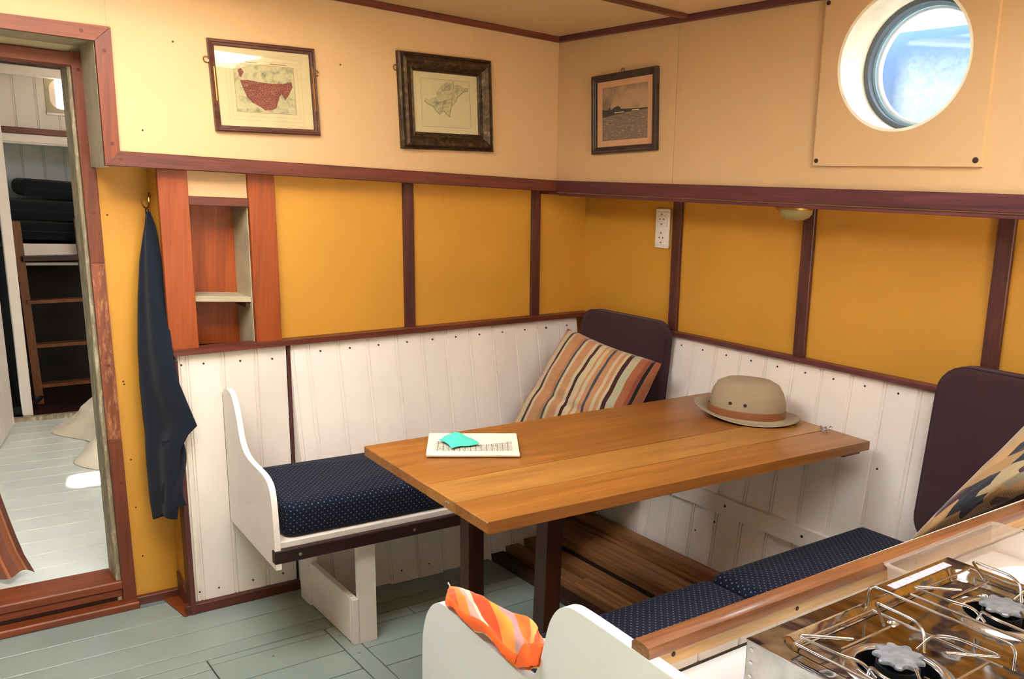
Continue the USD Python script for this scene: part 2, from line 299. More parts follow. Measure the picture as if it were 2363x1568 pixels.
# ------------------------------------------------------------------ floor
FX0, FY0 = -3.6, -3.9
fl = structure('floor')
obj('sub_floor', box(FX0 - .1, .1, FY0 - .1, .2, -.08, -.022, 0), 'dark', fl)
joint = .0035
HX0, HX1, HY1, HY0 = -1.80, -1.415, -.352, -.96
def plank(x0, x1, y0, y1): obj('plank', box(x0 + joint / 2, x1 - joint / 2, y0 + joint / 2, y1 - joint / 2, -.022, -.0004 * rng.random(), .0015), 'floor_paint', fl)
ys = [.09 - .125 * k for k in range(0, 33)]
for i, y1 in enumerate(ys[:-1]):
    y0 = ys[i + 1]
    if y0 > HY1 or y1 < HY0:
        if y1 < HY0 + .001 and y0 > -2.6: plank(FX0, -1.30 - .35 * (i % 3), y0, y1); plank(-1.30 - .35 * (i % 3), .1, y0, y1)
        else: plank(FX0, .1, y0, y1)
    else:
        a, b = max(y0, HY0), min(y1, HY1)
        if y1 > HY1 + .004: plank(FX0, .1, HY1, y1)
        plank(FX0, HX0, a, b); plank(-1.352, -1.10 if i % 2 else .1, a, b)
        if i % 2: plank(-1.10, .1, a, b)
        if y0 < HY0 - .004: plank(FX0, .1, y0, HY0)
hatch_ys = [HY1, HY1 - .035, HY1 - .16, HY1 - .285, HY1 - .41, HY1 - .535, HY0]
for a, b in zip(hatch_ys, hatch_ys[1:]): plank(HX0, HX1, b, a)
plank(HX1, -1.352, HY0, HY1)
obj('screw_heads', join(*[disc((x, y, 0), (0, 0, 1), .004, .0008, 8) for x, y in ((-1.39, -.42), (-1.39, -.75), (-1.385, -.55), (-1.55, -.335), (-1.70, -.335), (-1.62, -.43))]), 'screw_steel', fl, kind='stuff')

# ------------------------------------------------------------------ left wall: cream coaming above, yellow panels, shelf niche, white boards
UY, VX, ZB, ZT, ZC = -.066, -.217, 1.481, 1.525, 2.075     # coaming faces, beam bottom and top, ceiling
wl = structure('wall_left')
obj('upper_panel', box(-1.865, VX, UY, .16, ZB, ZC + .02, .001), 'cream', wl)
obj('upper_panel', box(FX0, -1.865, UY, .16, 1.862, ZC + .02, 0), 'cream', wl)
obj('upper_panel', box(FX0, -2.56, UY, .16, ZB, 1.862, 0), 'cream', wl)
obj('yellow_panel', box(-1.38, .02, 0, .02, .8, ZB, 0), 'yellow', wl)
obj('yellow_panel', box(-1.885, -1.71, .13, .15, 0, ZB, 0), 'yellow', wl)
obj('return_panel', box(-1.739, -1.725, -.0125, .13, .02, ZB, .001), 'yellow', wl)
obj('backing', box(-1.72, .05, .14, .16, 0, ZB, 0), 'dark', wl)
obj('door_side', box(FX0, -2.53, .13, .15, 0, ZB, 0), 'yellow', wl)
for x0, x1 in ((-.89, -.847), (-.295, -.252)): obj('batten', box(x0, x1, -.014, 0, .9, ZB, .002), 'mahogany_z', wl)
ztop = lambda x: .898 + .0344 * (x + 1.736)
def left_rail():
    q = [(-1.755, -.05), (.01, -.05), (.01, .01), (-1.755, .01)]
    return trimesh.convex.convex_hull(np.array([(x, y, ztop(x)) for x, y in q] + [(x, y, ztop(x) + .018) for x, y in q]))
obj('rail', left_rail(), 'mahogany', wl)
def tongue(w, t=.012):
    return [(0, 0), (w, 0), (w, t - .0035), (w - .0025, t), (.0135, t), (.0117, t - .0045), (.0099, t), (.0045, t), (.0028, t - .0045), (.0008, t - .0045), (0, t - .0045)]
def board_left(x0, x1, lean, z0, yb=-.018, rev=False):
    w = x1 - x0; p = Polygon(tongue(w)); m = trimesh.creation.extrude_polygon(p, 1.0, engine='earcut'); u, d, h = m.vertices.T
    x = x0 + u if not rev else x1 - u; zt = ztop(x); z = z0 + h * (zt - z0)
    return outward(np.stack([x, yb - d - lean * (zt - z), z], 1), m.faces)
for x0, x1, rev in ((-1.735, -1.709, 0), (-1.709, -1.594, 0), (-1.594, -1.482, 0), (-1.482, -1.368, 0)): obj('white_board', board_left(x0, x1, 0, .036), 'white_paint', wl)
obj('edge_batten', box(-1.752, -1.735, -.05, .0, .0, .885, .0015), 'mahogany_z', wl)
obj('joint_batten', bar([(-1.368, -.03, .42), (-1.357, -.03, .42), (-1.357, -.03, .908), (-1.368, -.03, .908)], (0, -.006, 0), .001), 'mahogany_z', wl)
obj('gap', box(-1.39, -1.33, .0, .01, .0, .9, 0), 'dark', wl)
LEAN = .165
xs = [-1.356, -1.296, -1.183, -1.068, -.949, -.838, -.732, -.621, -.509, -.395, -.283, -.17, -.06]
for a, b in zip(xs, xs[1:]): obj('white_board', board_left(a, b, LEAN, -.0 + .012 * rng.random(), -.017), 'white_paint', wl)
obj('end_filler', prism([(-.017, .905), (-.017, .0), (-.017 - LEAN * .9, .0)], YZ, -1.3568, -1.350), 'white_paint', wl)
obj('end_stile', hexa([(-1.388, -.11, .004), (-1.354, -.11, .004), (-1.354, -.185, .004), (-1.388, -.185, .004)], [(-1.392, -.1, .34), (-1.35, -.1, .34), (-1.35, -.17, .34), (-1.392, -.17, .34)]), 'white_paint', wl)
plugs = [disc((x + .05, -.031 - LEAN * .03, ztop(x) - .032), (0, -1, 0), .0034, .0012) for x in xs[1:-1]] + [disc((x, -.031, .865), (0, -1, 0), .0032, .0012) for x in (-1.72, -1.65, -1.53, -1.42)] + [disc((x, -.031, .07), (0, -1, 0), .0032, .0012) for x in (-1.715, -1.65, -1.53, -1.42)] + [disc((x + .05, -.03 - LEAN * .87, .045), (0, -1, 0), .0034, .0012) for x in xs[2:-1]]
obj('screw_heads', join(*plugs), 'screw_dark', wl, kind='stuff')
obj('wall_nails', join(*[disc(p, (0, -1, 0), .0028, .002, 8) for p in ((-1.685, UY, 1.853), (-1.15, UY, 1.855), (-1.79, UY, 1.59), (-1.865, .13, 1.33), (-1.862, .13, .79), (-1.86, .13, .78), (-1.86, .13, .52), (-1.858, .13, .35), (-1.85, .13, .17))] ), 'screw_dark', wl, kind='stuff')

ba = structure('baseboard_left')
obj('skirting', box(-1.765, -1.362, -.047, -.018, 0, .034, .002), 'mahogany', ba)
obj('skirting', box(-1.885, -1.739, .108, .13, 0, .03, .002), 'mahogany', ba)
obj('corner_piece', prism([(-1.80, .108), (-1.739, .108), (-1.739, -.03), (-1.765, -.05), (-1.775, -.05)], XY, 0, .006), 'door_wood', ba)
obj('skirting', bar([(-1.7405, -.03, .006), (-1.7405, .108, .006), (-1.7405, .108, .10), (-1.7405, -.03, .03)], (-.009, 0, 0), .001), 'mahogany', ba)

# shelf niche
nk = thing('wall_shelf', 'built-in orange wood wall shelf with one white ledge, left of the yellow panels', 'shelf', (-1.55, .0, .92))
obj('upright', box(-1.75, -1.66, -.03, -.012, .905, ZB, .0015), 'orange_wood', nk); obj('upright', box(-1.47, -1.381, -.03, -.012, .915, ZB, .0015), 'orange_wood', nk)
obj('back_panel', box(-1.70, -1.44, .128, .136, .9, 1.45, 0), 'orange_wood', nk)
obj('side_panel', box(-1.472, -1.462, -.012, .128, .9, 1.45, .001), 'grey_paint', nk, label='pale grey painted right cheek')
obj('side_panel', box(-1.68, -1.67, -.012, .128, .9, 1.45, .001), 'orange_wood', nk)
obj('top_panel', box(-1.66, -1.47, -.016, -.008, 1.402, ZB, .001), 'cream', nk, label='cream panel above the opening')
obj('top_shelf', box(-1.668, -1.468, -.024, .128, 1.374, 1.402, .002), 'mahogany', nk)
obj('shelf_board', bar([(-1.67, -.002, 1.066), (-1.472, -.002, 1.058), (-1.472, .128, 1.058), (-1.67, .128, 1.066)], (0, 0, .018), .001), 'grey_paint', nk, label='pale painted ledge')
obj('shelf_cleat', box(-1.488, -1.472, .005, .12, 1.040, 1.057, .001), 'dark_wood_y', nk)
obj('shelf_cleat', box(-1.67, -1.655, .0, .12, 1.030, 1.064, .001), 'orange_wood', nk)

# ------------------------------------------------------------------ right wall
wr = structure('wall_right')
ceil_z = ZC + .02
PY, PZ, PR = -1.490, 1.868, .187
circ = lambda y, z, r: Point(y, z).buffer(r, 32)
hole2 = circ(-3.2, PZ, .18)
obj('upper_panel', box(VX, .06, -.688, .16, ZB, ceil_z, .001), 'cream', wr)
obj('upper_panel', prism(sbox(FY0, ZB, -.6905, ceil_z).difference(circ(PY, PZ, PR - .001)).difference(hole2), YZ, VX, VX + .02), 'cream', wr)
obj('soffit', box(VX, .02, FY0, UY, ZB - .006, ZB, 0), 'cream', wr)
obj('hull_plate', prism(sbox(FY0, ZB + .001, .1, 2.3).difference(circ(PY, PZ, PR - .012)).difference(hole2), YZ, -.06, -.05), 'white_gloss', wr)
obj('yellow_panel', box(0, .02, FY0, 0.0, .0, ZB, 0), 'yellow', wr)
for y1, y0 in ((-.512, -.554), (-1.081, -1.124), (-1.690, -1.735)): obj('batten', box(-.016, 0, y0, y1, .93, ZB, .002), 'mahogany_z', wr)
obj('rail', box(-.045, 0, -3.0, -.02, .957, .972, .002), 'mahogany_y', wr)
RL = .125
def board_right(y0, y1, z0):
    w = y1 - y0; m = trimesh.creation.extrude_polygon(Polygon(tongue(w)), 1.0, engine='earcut'); u, d, h = m.vertices.T
    z = z0 + h * (.957 - z0)
    return outward(np.stack([-.012 - d - RL * (.957 - z), y1 - u, z], 1), m.faces)
yb = [-.045, -.155, -.265, -.375, -.485, -.541, -.651, -.761, -.870, -.979, -1.089, -1.198, -1.306, -1.419, -1.53, -1.64, -1.75, -1.86]
for a, b in zip(yb, yb[1:]): obj('white_board', board_right(b, a, 0), 'white_paint', wr)
obj('filler_board', bar([(-.012 - RL * .957, -1.86, .0), (-.012 - RL * .957, -3.0, .0), (-.012, -3.0, .957), (-.012, -1.86, .957)], (-.012, 0, 0), .001), 'white_paint', wr)
def rx(z, d=0): return -.024 - RL * (.957 - z) - d
obj('ledge_batten', bar([(rx(.355), -.30, .355), (rx(.355), -2.0, .355), (rx(.418), -2.0, .418), (rx(.418), -.30, .418)], (-.018, 0, 0), .002), 'white_paint', wr)
sc = [disc((rx(.925), y, .925), (-1, 0, 0), .0034, .0012) for y in (-.60, -.705, -.815, -.925, -1.035, -1.145, -1.25, -1.36, -1.47)] + [disc((rx(.39, .018), y, .39), (-1, 0, 0), .005, .0015) for y in (-.72, -.92, -1.24)] + [disc((rx(z), y, z), (-1, 0, 0), .0035, .0015) for y, z in ((-.79, .25), (-.32, .28), (-.42, .27), (-1.445, .68), (-.87, .31))]
obj('screw_heads', join(*sc), 'screw_dark', wr, kind='stuff')

# porthole
w1 = structure('window_1', (VX, PY, PZ))
obj('cover_plate', prism(sbox(-1.728, 1.590, -1.249, ZC - .012).difference(circ(PY, PZ, PR)), YZ, VX - .012, VX), 'cream', w1)
def ring(r0, r1, x0, x1, n=56):
    a = np.arange(n) * 2 * math.pi / n
    R = lambda r, x: np.stack([np.full(n, x), PY + r * np.cos(a), PZ + r * np.sin(a)], 1)
    v, f = loft([R(r1, x0), R(r0, x0), R(r0, x1), R(r1, x1), R(r1, x0)], (False, False)); return v, f
obj('tube', ring(PR - .008, PR + .004, VX - .011, -.052), 'porthole_paint', w1)
obj('seal', ring(PR - .022, PR - .006, -.112, -.088), 'rubber', w1)
obj('rim', ring(PR - .030, PR - .006, -.089, -.080), 'sea_blue', w1); obj('rim', ring(PR - .036, PR - .006, -.080, -.060), 'white_gloss', w1)
obj('glass', lathe([(PR - .01, -.002), (PR - .01, .002)], (0, 0, 0), 56), 'dirty_pane', None) if False else None
a_ = np.arange(56) * 2 * math.pi / 56
gr = lambda x: np.stack([np.full(56, x), PY + (PR - .01) * np.cos(a_), PZ + (PR - .01) * np.sin(a_)], 1)
obj('glass', loft([gr(-.0745), gr(-.0705)]), 'dirty_pane', w1)
obj('screw', disc((VX - .012, -1.258, 2.040), (-1, 0, 0), .0065, .002), 'screw_dark', w1); obj('screw', disc((VX - .012, -1.259, 1.604), (-1, 0, 0), .0065, .002), 'screw_dark', w1); obj('screw', disc((VX - .012, -1.714, 1.606), (-1, 0, 0), .0075, .002), 'screw_dark', w1)
bw = tag(obj('bulwark', box(.30, .34, -4.5, .2, 1.0, 2.051, .004), 'bulwark'), 'blue-grey painted bulwark outside the round porthole', None, kind='structure')

# ------------------------------------------------------------------ ceiling with an open roof hatch behind the camera's view
HATCH = (-2.6, -1.5, -1.4, -0.5); HATCH2 = (-1.35, -.65, -2.75, -2.0)
ce = structure('ceiling')
obj('panel', prism(sbox(FX0 - .05, FY0 - .05, .1, .16).difference(sbox(HATCH[0], HATCH[2], HATCH[1], HATCH[3])).difference(sbox(HATCH2[0], HATCH2[2], HATCH2[1], HATCH2[3])), XY, ZC, ZC + .03), 'cream', ce)
obj('hatch_coaming', join(box(HATCH[0] - .03, HATCH[0], HATCH[2], HATCH[3], ZC - .02, ZC + .15), box(HATCH[1], HATCH[1] + .03, HATCH[2], HATCH[3], ZC - .02, ZC + .15), box(HATCH[0] - .03, HATCH[1] + .03, HATCH[3], HATCH[3] + .03, ZC - .02, ZC + .15), box(HATCH[0] - .03, HATCH[1] + .03, HATCH[2] - .03, HATCH[2], ZC - .02, ZC + .15)), 'white_paint', ce)
t1 = structure('trim_1'); obj('beam', box(-1.903, VX + .0005, UY - .014, UY, ZB, ZT, .002), 'mahogany', t1)
obj('plug', join(*[disc((x, UY - .0135, 1.503), (0, -1, 0), .005, .0012) for x in (-1.86, -1.34, -.83)]), 'plug', t1, kind='stuff')
obj('lower_edge', box(-.26, .0, UY - .004, -.0, ZB - .012, ZB - .0005, .001), 'mahogany', t1)
t2 = structure('trim_2'); obj('beam', box(VX - .014, VX, FY0, UY - .014, ZB - .002, ZT, .002), 'mahogany_y', t2)
obj('lower_edge', box(VX - .004, -.15, FY0, UY - .02, ZB - .016, ZB - .006, .001), 'mahogany_y', t2)
t3 = structure('trim_3'); obj('ceiling_strip', box(FX0, VX, UY - .016, UY, ZC - .022, ZC, .003), 'mahogany', t3)
t4 = structure('trim_4'); obj('ceiling_strip', box(VX - .016, VX, FY0, UY - .016, ZC - .022, ZC, .003), 'mahogany_y', t4)
t5 = structure('trim_5'); obj('ceiling_strip', box(FX0, VX - .016, -.742, -.712, ZC - .014, ZC, .003), 'mahogany', t5)

# walls behind the camera, each with the openings that light the cabin
wb = structure('wall_back'); wf = structure('wall_front')
obj('panel', prism(sbox(FX0, 0, .06, ceil_z), XZ, FY0 - .04, FY0), 'white_paint', wb)
obj('panel', prism(sbox(FY0, 0, .16, ceil_z), YZ, FX0 - .04, FX0), 'slate_paint', wf)
# ------------------------------------------------------------------ doorway and the cabin beyond
d1 = structure('door_1', (-2.2, .1, 0))
obj('frame_side', prism([(-1.903, ZB - .001), (-1.861, ZT), (-1.858, 1.866), (-1.902, 1.824)], XZ, UY - .016, UY + .004), 'door_wood_z', d1)
obj('frame_top', prism([(-2.6, 1.824), (-1.903, 1.824), (-1.859, 1.867), (-2.6, 1.852)], XZ, UY - .016, UY + .004), 'door_wood', d1)
obj('frame_side', prism([(-2.6, ZB), (-2.555, ZB), (-2.555, 1.823), (-2.6, 1.823)], XZ, UY - .016, UY + .004), 'door_wood_z', d1)
obj('reveal', box(-1.903, -1.893, UY, .16, ZB - .006, 1.834, .001), 'grey_paint', d1); obj('reveal', box(-2.57, -1.893, UY, .16, 1.829, 1.845, .001), 'grey_paint', d1); obj('reveal', box(-2.566, -2.556, UY, .16, ZB, 1.834, .001), 'grey_paint', d1)
obj('wall_above', box(-2.6, -1.88, .13, .15, 1.80, 1.86, 0), 'grey_paint', d1)
jamb = [(-1.930, 1.812), (-1.893, 1.812), (-1.893, 1.40)]
jl = lambda z: -1.925 - .0033 * z; jr = lambda z: -1.8835 - .0047 * z
for za, zb_, mt, lb in ((1.181, 1.812, 'door_wood_z', None), (.60, 1.18, 'worn_wood_z', 'middle of the jamb worn to bare ridged grain'), (0, .599, 'door_wood_z', None)):
    obj('jamb', bar([(jl(za), .112, za), (jr(za), .112, za), (jr(zb_), .112, zb_), (jl(zb_), .112, zb_)], (0, .02, 0), .0005), mt, d1, label=lb)
obj('inner_jamb', box(-1.940, -1.928, .132, .235, .0, 1.80, .003), 'weathered_z', d1, label='weathered grey inner door jamb')
obj('inner_jamb', box(-1.931, -1.90, .132, .16, .0, 1.80, .001), 'weathered_z', d1)
obj('jamb', box(-2.57, -2.53, .112, .235, 0, 1.81, .003), 'door_wood_z', d1)
obj('header', box(-2.57, -1.928, .114, .20, 1.768, 1.808, .003), 'door_wood', d1)
obj('sill', box(-2.57, -1.90, .118, .25, .068, .098, .004), 'door_wood', d1); obj('sill_face', box(-2.57, -1.90, .135, .16, .0, .07, 0), 'dark_wood', d1); obj('sill_strip', box(-2.57, -1.88, .085, .135, .0, .026, .004), 'door_wood', d1)
obj('sill_strip', box(-2.57, -1.90, .124, .14, .04, .066, .004), 'door_wood', d1)
sc = [disc(p, (0, -1, 0), .0055, .0012) for p in ((-1.935, UY - .0155, 1.846), (-1.88, UY - .0155, 1.80), (-1.88, UY - .0155, 1.545))] + [disc(p, (0, -1, 0), .005, .0012) for p in ((-1.913, .1125, 1.76), (-1.907, .1125, 1.335), (-1.905, .1125, .85), (-1.9, .1125, .45), (-1.9, .1125, .10))]
obj('screw', join(*sc), 'plug', d1, kind='stuff')
hx0, hx1 = -2.75, -.10
hl = structure('floor')
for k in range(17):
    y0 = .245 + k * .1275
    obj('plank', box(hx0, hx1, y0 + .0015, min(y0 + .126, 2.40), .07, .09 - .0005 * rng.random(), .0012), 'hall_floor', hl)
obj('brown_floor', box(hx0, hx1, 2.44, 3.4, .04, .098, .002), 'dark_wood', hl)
obj('threshold', box(-1.96, hx1, 2.405, 2.44, .06, .112, .002), 'weathered_z', hl, label='pale worn threshold strip')
wh = structure('wall_back')
obj('side_wall', prism(sbox(.16, 0, 3.6, 2.2), YZ, hx1, hx1 + .03), 'bluish_white', wh); obj('side_wall', box(hx0 - .03, hx0, .16, 3.6, 0, 2.2, 0), 'bluish_white', wh)
obj('end_wall', box(hx0, hx1, 3.34, 3.37, 0, 1.64, 0), 'bluish_white', wh)
for k, x in enumerate(np.arange(-2.0, hx1, .118)): obj('blue_board', outward(*(lambda m: (np.stack([x + m.vertices[:, 0], 3.34 - m.vertices[:, 1], 1.0 + m.vertices[:, 2] * .66], 1), m.faces))(trimesh.creation.extrude_polygon(Polygon(tongue(.118)), 1.0, engine='earcut'))), 'bluish_white', wh)
for k, x in enumerate(np.arange(-2.05, hx1, .112)):
    x1 = x + .112
    cut = [(x, 1.69), (x1, 1.69), (x1, 1.975), (x, 1.975)]
    pg = Polygon(cut).difference(sbox(-1.543, 1.787, -1.16, 1.98))
    for g in (getattr(pg, 'geoms', [pg]) if not pg.is_empty else []):
        if g.area > .001:
            for part in ([g] if len(g.exterior.coords) <= 5 else [g.intersection(sbox(x, 1.6, x1, 1.787)), g.intersection(sbox(x, 1.787, x1, 2.1))]):
                xa, za, xb, zb = part.bounds
                if xb - xa > .008: obj('upper_board', outward(*(lambda m: (np.stack([xa + m.vertices[:, 0], 2.92 - m.vertices[:, 1], za + m.vertices[:, 2] * (zb - za)], 1), m.faces))(trimesh.creation.extrude_polygon(Polygon(tongue(xb - xa)), 1.0, engine='earcut'))), 'white_paint', wh)
obj('upper_backing', prism(sbox(hx0, 1.66, hx1, 2.2).difference(sbox(-1.54, 1.79, -1.16, 1.978)), XZ, 2.92, 2.95), 'white_paint', wh)
obj('beam', box(hx0, hx1, 2.885, 2.93, 1.608, 1.655, .003), 'white_paint', wh); obj('brown_strip', box(hx0, hx1, 2.88, 2.93, 1.655, 1.69, .003), 'mahogany', wh)
obj('beam', box(hx0, hx1, 2.86, 2.93, 1.975, 2.03, .003), 'white_paint', wh); obj('edge_strip', box(hx0, hx1, 2.855, 2.93, 2.03, 2.04, .001), 'dark_wood', wh)
obj('soffit', box(hx0, hx1, 2.9, 3.4, 1.60, 1.62, 0), 'white_paint', wh)
obj('bulkhead_post', box(-1.893, -1.842, 2.44, 2.48, .11, 2.1, .003), 'white_paint', wh)
d2 = structure('door_2', (-1.95, 2.36, .1))
dv = np.array([-.085, -.31]); dv /= np.linalg.norm(dv); dn = np.array([-dv[1], dv[0]])
def leaf(s0, s1, z0, z1, d0, d1):
    P = lambda s, d: np.array([-1.948, 2.345]) + dv * s + dn * d
    return bar([(*P(s0, d0), z0), (*P(s1, d0), z0), (*P(s1, d0), z1), (*P(s0, d0), z1)], (*(dn * (d1 - d0)), 0), .002)
obj('core', leaf(0, .62, .10, 2.05, -.03, -.008), 'white_paint', d2)
for k in range(9): obj('door_board', leaf(.0 + k * .069 + .002, .069 * (k + 1) - .002, .10, 2.05, -.008, .0), 'white_paint', d2)
w2 = structure('window_2', (-1.44, 2.9, 1.88))
obj('frame', prism(sbox(-1.546, 1.784, -1.16, 1.98).difference(Polygon(np.array(rounded_rect(.345, .165, .055)) + (-1.352, 1.893))), XZ, 2.898, 2.925), 'grey_paint', w2)
obj('sill_ledge', box(-1.55, -1.16, 2.885, 2.92, 1.774, 1.785, .001), 'white_gloss', w2)
obj('glass', box(-1.54, -1.16, 2.928, 2.931, 1.80, 1.985, 0), 'pane', w2)
hc = structure('ceiling'); HH = (-1.30, -.60, .6, 1.2)
obj('panel', prism(sbox(hx0, .15, hx1 + .03, 2.95).difference(sbox(HH[0], HH[2], HH[1], HH[3])), XY, 2.1, 2.13), 'white_gloss', hc)

bk = thing('bunk_berth', 'white fronted raised bunk above dark storage behind the ladder', 'bunk', (-1.5, 2.9, .1))
obj('front_board', box(-1.842, hx1, 2.86, 2.875, .955, 1.032, .002), 'white_paint', bk); obj('lower_batten', box(-1.76, -1.452, 2.862, 2.875, .905, .922, .001), 'white_paint', bk); obj('base', box(-1.84, hx1, 2.875, 3.33, 1.0, 1.03, .001), 'dark_wood', bk)
obj('storage_back', box(-1.84, hx1, 3.2, 3.22, .1, 1.0, 0), 'dark', bk); obj('storage_side', box(-1.85, -1.842, 2.49, 3.3, .11, 1.0, 0), 'dark', bk)
cloth('black_fabric', '#14181c', .15); cloth('black_fabric_b', '#101418', .15)
def mattress(x0, x1, y0, y1, z0, z1, sk, mt, lab):
    p = thing('mattress', lab, 'mattress', ((x0 + x1) / 2, (y0 + y1) / 2, z0), 'dark mattresses stacked on the bunk')
    h = z1 - z0
    m = pad(x1 - x0, y1 - y0, h, .04, h * .42, lambda u, v, w: (u + (x0 + x1) / 2, v + (y0 + y1) / 2, w + z0 + sk * (u - (x1 - x0) / 2 * -1)))
    obj('cover', m, mt, p, smooth=40)
    zz = lambda u: z0 + h * .5 + sk * (u + (x1 - x0) / 2)
    obj('piping', tube([((x0 + x1) / 2 + u, y0 - .001, zz(u)) for u in np.linspace(-(x1 - x0) / 2 + .03, (x1 - x0) / 2 - .03, 8)], 0.003, 6), 'black_metal', p)
mattress(-1.90, -1.05, 2.88, 3.30, 1.058, 1.165, -.03, 'black_fabric_b', 'dark mattress at the bottom of the bunk stack')
mattress(-1.86, -1.05, 2.90, 3.30, 1.170, 1.285, -.03, 'black_fabric', 'dark mattress second from the bottom of the bunk stack')
mattress(-1.72, -1.05, 2.94, 3.30, 1.302, 1.405, -.05, 'black_fabric', 'dark mattress on top of the bunk stack with rounded left end')
ld = thing('ladder', 'brown wooden ladder leaning on the bunk beyond the doorway', 'ladder', (-1.6, 2.75, .1))
obj('rail', bar([(-1.79, 2.72, .10), (-1.745, 2.72, .10), (-1.760, 2.77, 1.165), (-1.805, 2.77, 1.165)], (0, .03, 0), .004), 'ladder_wood', ld)
obj('rail', bar([(-1.465, 2.72, .10), (-1.42, 2.72, .10), (-1.44, 2.77, 1.185), (-1.485, 2.77, 1.185)], (0, .03, 0), .004), 'ladder_wood', ld)
for z, l in ((.955, .028), (.705, .02), (.445, .02), (.205, .02)): obj('rung', bar([(-1.775, 2.735, z - l / 2), (-1.44, 2.735, z - l / 2 + .008), (-1.44, 2.735, z + l / 2 + .008), (-1.775, 2.735, z + l / 2)], (0, .07, 0), .003), 'dark_wood' if z > .9 else 'ladder_wood', ld)
cloth('pale_cloth', '#ded2bb', .1)
def pile(u, v):
    x = -1.74 + .36 * u; y = 1.38 + .85 * v + .1 * u
    h = .28 * np.sin(np.pi * np.clip(v, 0, 1)) ** .6 * np.clip(u * 1.6, 0, 1) * (0.55 + .9 * meshkit.fbm(np.stack([u * 5, v * 6, u * 0], 1), 4, 3))
    return np.stack([x - .07 * np.sin(v * 9) * (1 - u), y, .094 + h], 1)
m, uv = sheet(pile, 26, 40, .004, (0, 0, 1))
tag(obj('laundry_cloth', m, 'pale_cloth', None, smooth=60), 'crumpled pale cloth heaped on the floor of the room beyond the doorway', 'cloth')
pf = thing('floor_mallet', 'small dark lump of gear beside the ladder foot', 'gear', (-1.85, 2.5, .1))
obj('handle', tube([(-1.87, 2.53, .13), (-1.76, 2.70, .15)], .012, 8), 'black_metal', pf); obj('head', box(-1.93, -1.85, 2.48, 2.56, .10, .155, .012), 'black_metal', pf)
striped('curtain_stripe', [(0, '#9c5c38'), (.30, '#c47e52'), (.38, '#8a4a2c'), (.62, '#9c5c38'), (.80, '#cf8a60'), (.86, '#8a4a2c')], 'x', mult=3)
def curt(u, v):
    z = .107 + 1.64 * v; xr = -2.158 - .12 * np.clip(v * 2.2, 0, 1) ** .7 - .05 * v
    xl = -2.50 + 0 * v; x = xl + (xr - xl) * u
    return np.stack([x, .30 + .022 * np.sin(u * 22 + 1.5 * v) * (1 - .3 * v), z + .012 * np.sin(u * 9)], 1)
m, uv = sheet(curt, 60, 24, .002)
ct = thing('door_curtain', 'brown and salmon striped curtain hanging at the left of the doorway', 'curtain', (-2.33, .3, .11))
obj('fabric', m, 'curtain_stripe', ct, smooth=True, uv=uv); obj('rod', tube([(-2.52, .30, 1.79), (-1.95, .30, 1.79)], .006, 8), 'white_gloss', ct)

# ------------------------------------------------------------------ left bench
dotted('navy_dots', '#151829', '#66686f', .0195, .13)
b1 = thing('bench', 'white plank bench along the left wall with a dark front rail and scrolled end', 'bench', (-.9, -.3, 0))
prof = [(-.032, .31), (-.032, .762), (-.05, .778), (-.085, .787), (-.123, .785), (-.152, .765), (-.183, .72), (-.205, .654), (-.237, .621), (-.281, .606), (-.372, .603), (-.437, .603), (-.485, .592), (-.508, .566), (-.519, .49), (-.524, .392), (-.526, .33)]
def smooth_prof(p, lo, hi, n=3):
    p = np.array(p)
    for _ in range(n):
        q = [p[0]]
        for i in range(len(p) - 1):
            a, b = p[i], p[i + 1]
            if lo <= i < hi: q += [a * .75 + b * .25, a * .25 + b * .75]
            else: q.append(b)
        p = np.array(q); hi = len(p) - 5
    return p
def chaikin(p, n=2):
    p = np.array(p, float)
    for _ in range(n):
        q = [p[0]]
        for a, b in zip(p[:-1], p[1:]): q += [a * .75 + b * .25, a * .25 + b * .75]
        p = np.array(q + [p[-1]])
    return p
pp = np.vstack([prof[0], chaikin(prof[1:-1]), prof[-1]])
slant = lambda u, v, w: (-1.5925 + .0747 * u + w, u, v)
obj('end_panel', prism(pp, slant, 0, .018), 'white_paint', b1)
obj('seat_board', hexa([(-1.575, -.10, .391), (-1.611, -.503, .391), (-.14, -.503, .391), (-.14, -.10, .391)], [(-1.575, -.10, .409), (-1.611, -.503, .409), (-.14, -.503, .409), (-.14, -.10, .409)]), 'white_paint', b1)
obj('seat_edge', box(-1.612, -.13, -.512, -.502, .388, .409, .002), 'white_paint', b1)
obj('front_rail', box(-1.634, -.13, -.527, -.5025, .347, .389, .003), 'dark_wood', b1, label='dark stained front rail')
obj('rail_screw', join(*[disc((x, -.527, .367), (0, -1, 0), .0055, .0015) for x in (-1.555, -1.165, -.775, -.39)]), 'screw_steel', b1, kind='stuff')
obj('under_batten', box(-1.62, -.14, -.502, -.47, .338, .391, .002), 'pine', b1)
obj('foot_board', box(-1.380, -1.358, -.483, -.175, .002, .160, .002), 'white_paint', b1)
obj('post', prism([(-.483, .0), (-.483, .338), (-.501, .338), (-.501, 0)], YZ, -1.358, -1.296), 'white_paint', b1)
obj('post_face', box(-1.380, -1.3585, -.501, -.4835, .0, .158, .0015), 'white_paint', b1)
cu = thing('seat_cushion', 'navy seat cushion with pale dots on the left bench', 'cushion', (-.85, -.3, .41), 'navy dotted seat cushions')
def seat_cushion(x0, x1, y0, y1, z0, z1, re=.035, tilt=0, dip=0):
    m = pad(x1 - x0, y1 - y0, z1 - z0, .03, re, lambda u, v, w: (u + (x0 + x1) / 2, v + (y0 + y1) / 2, z0 + w + tilt * v), crown=.012)
    v, f = trimesh.remesh.subdivide(np.asarray(m[0]), np.asarray(m[1]))
    return v, f
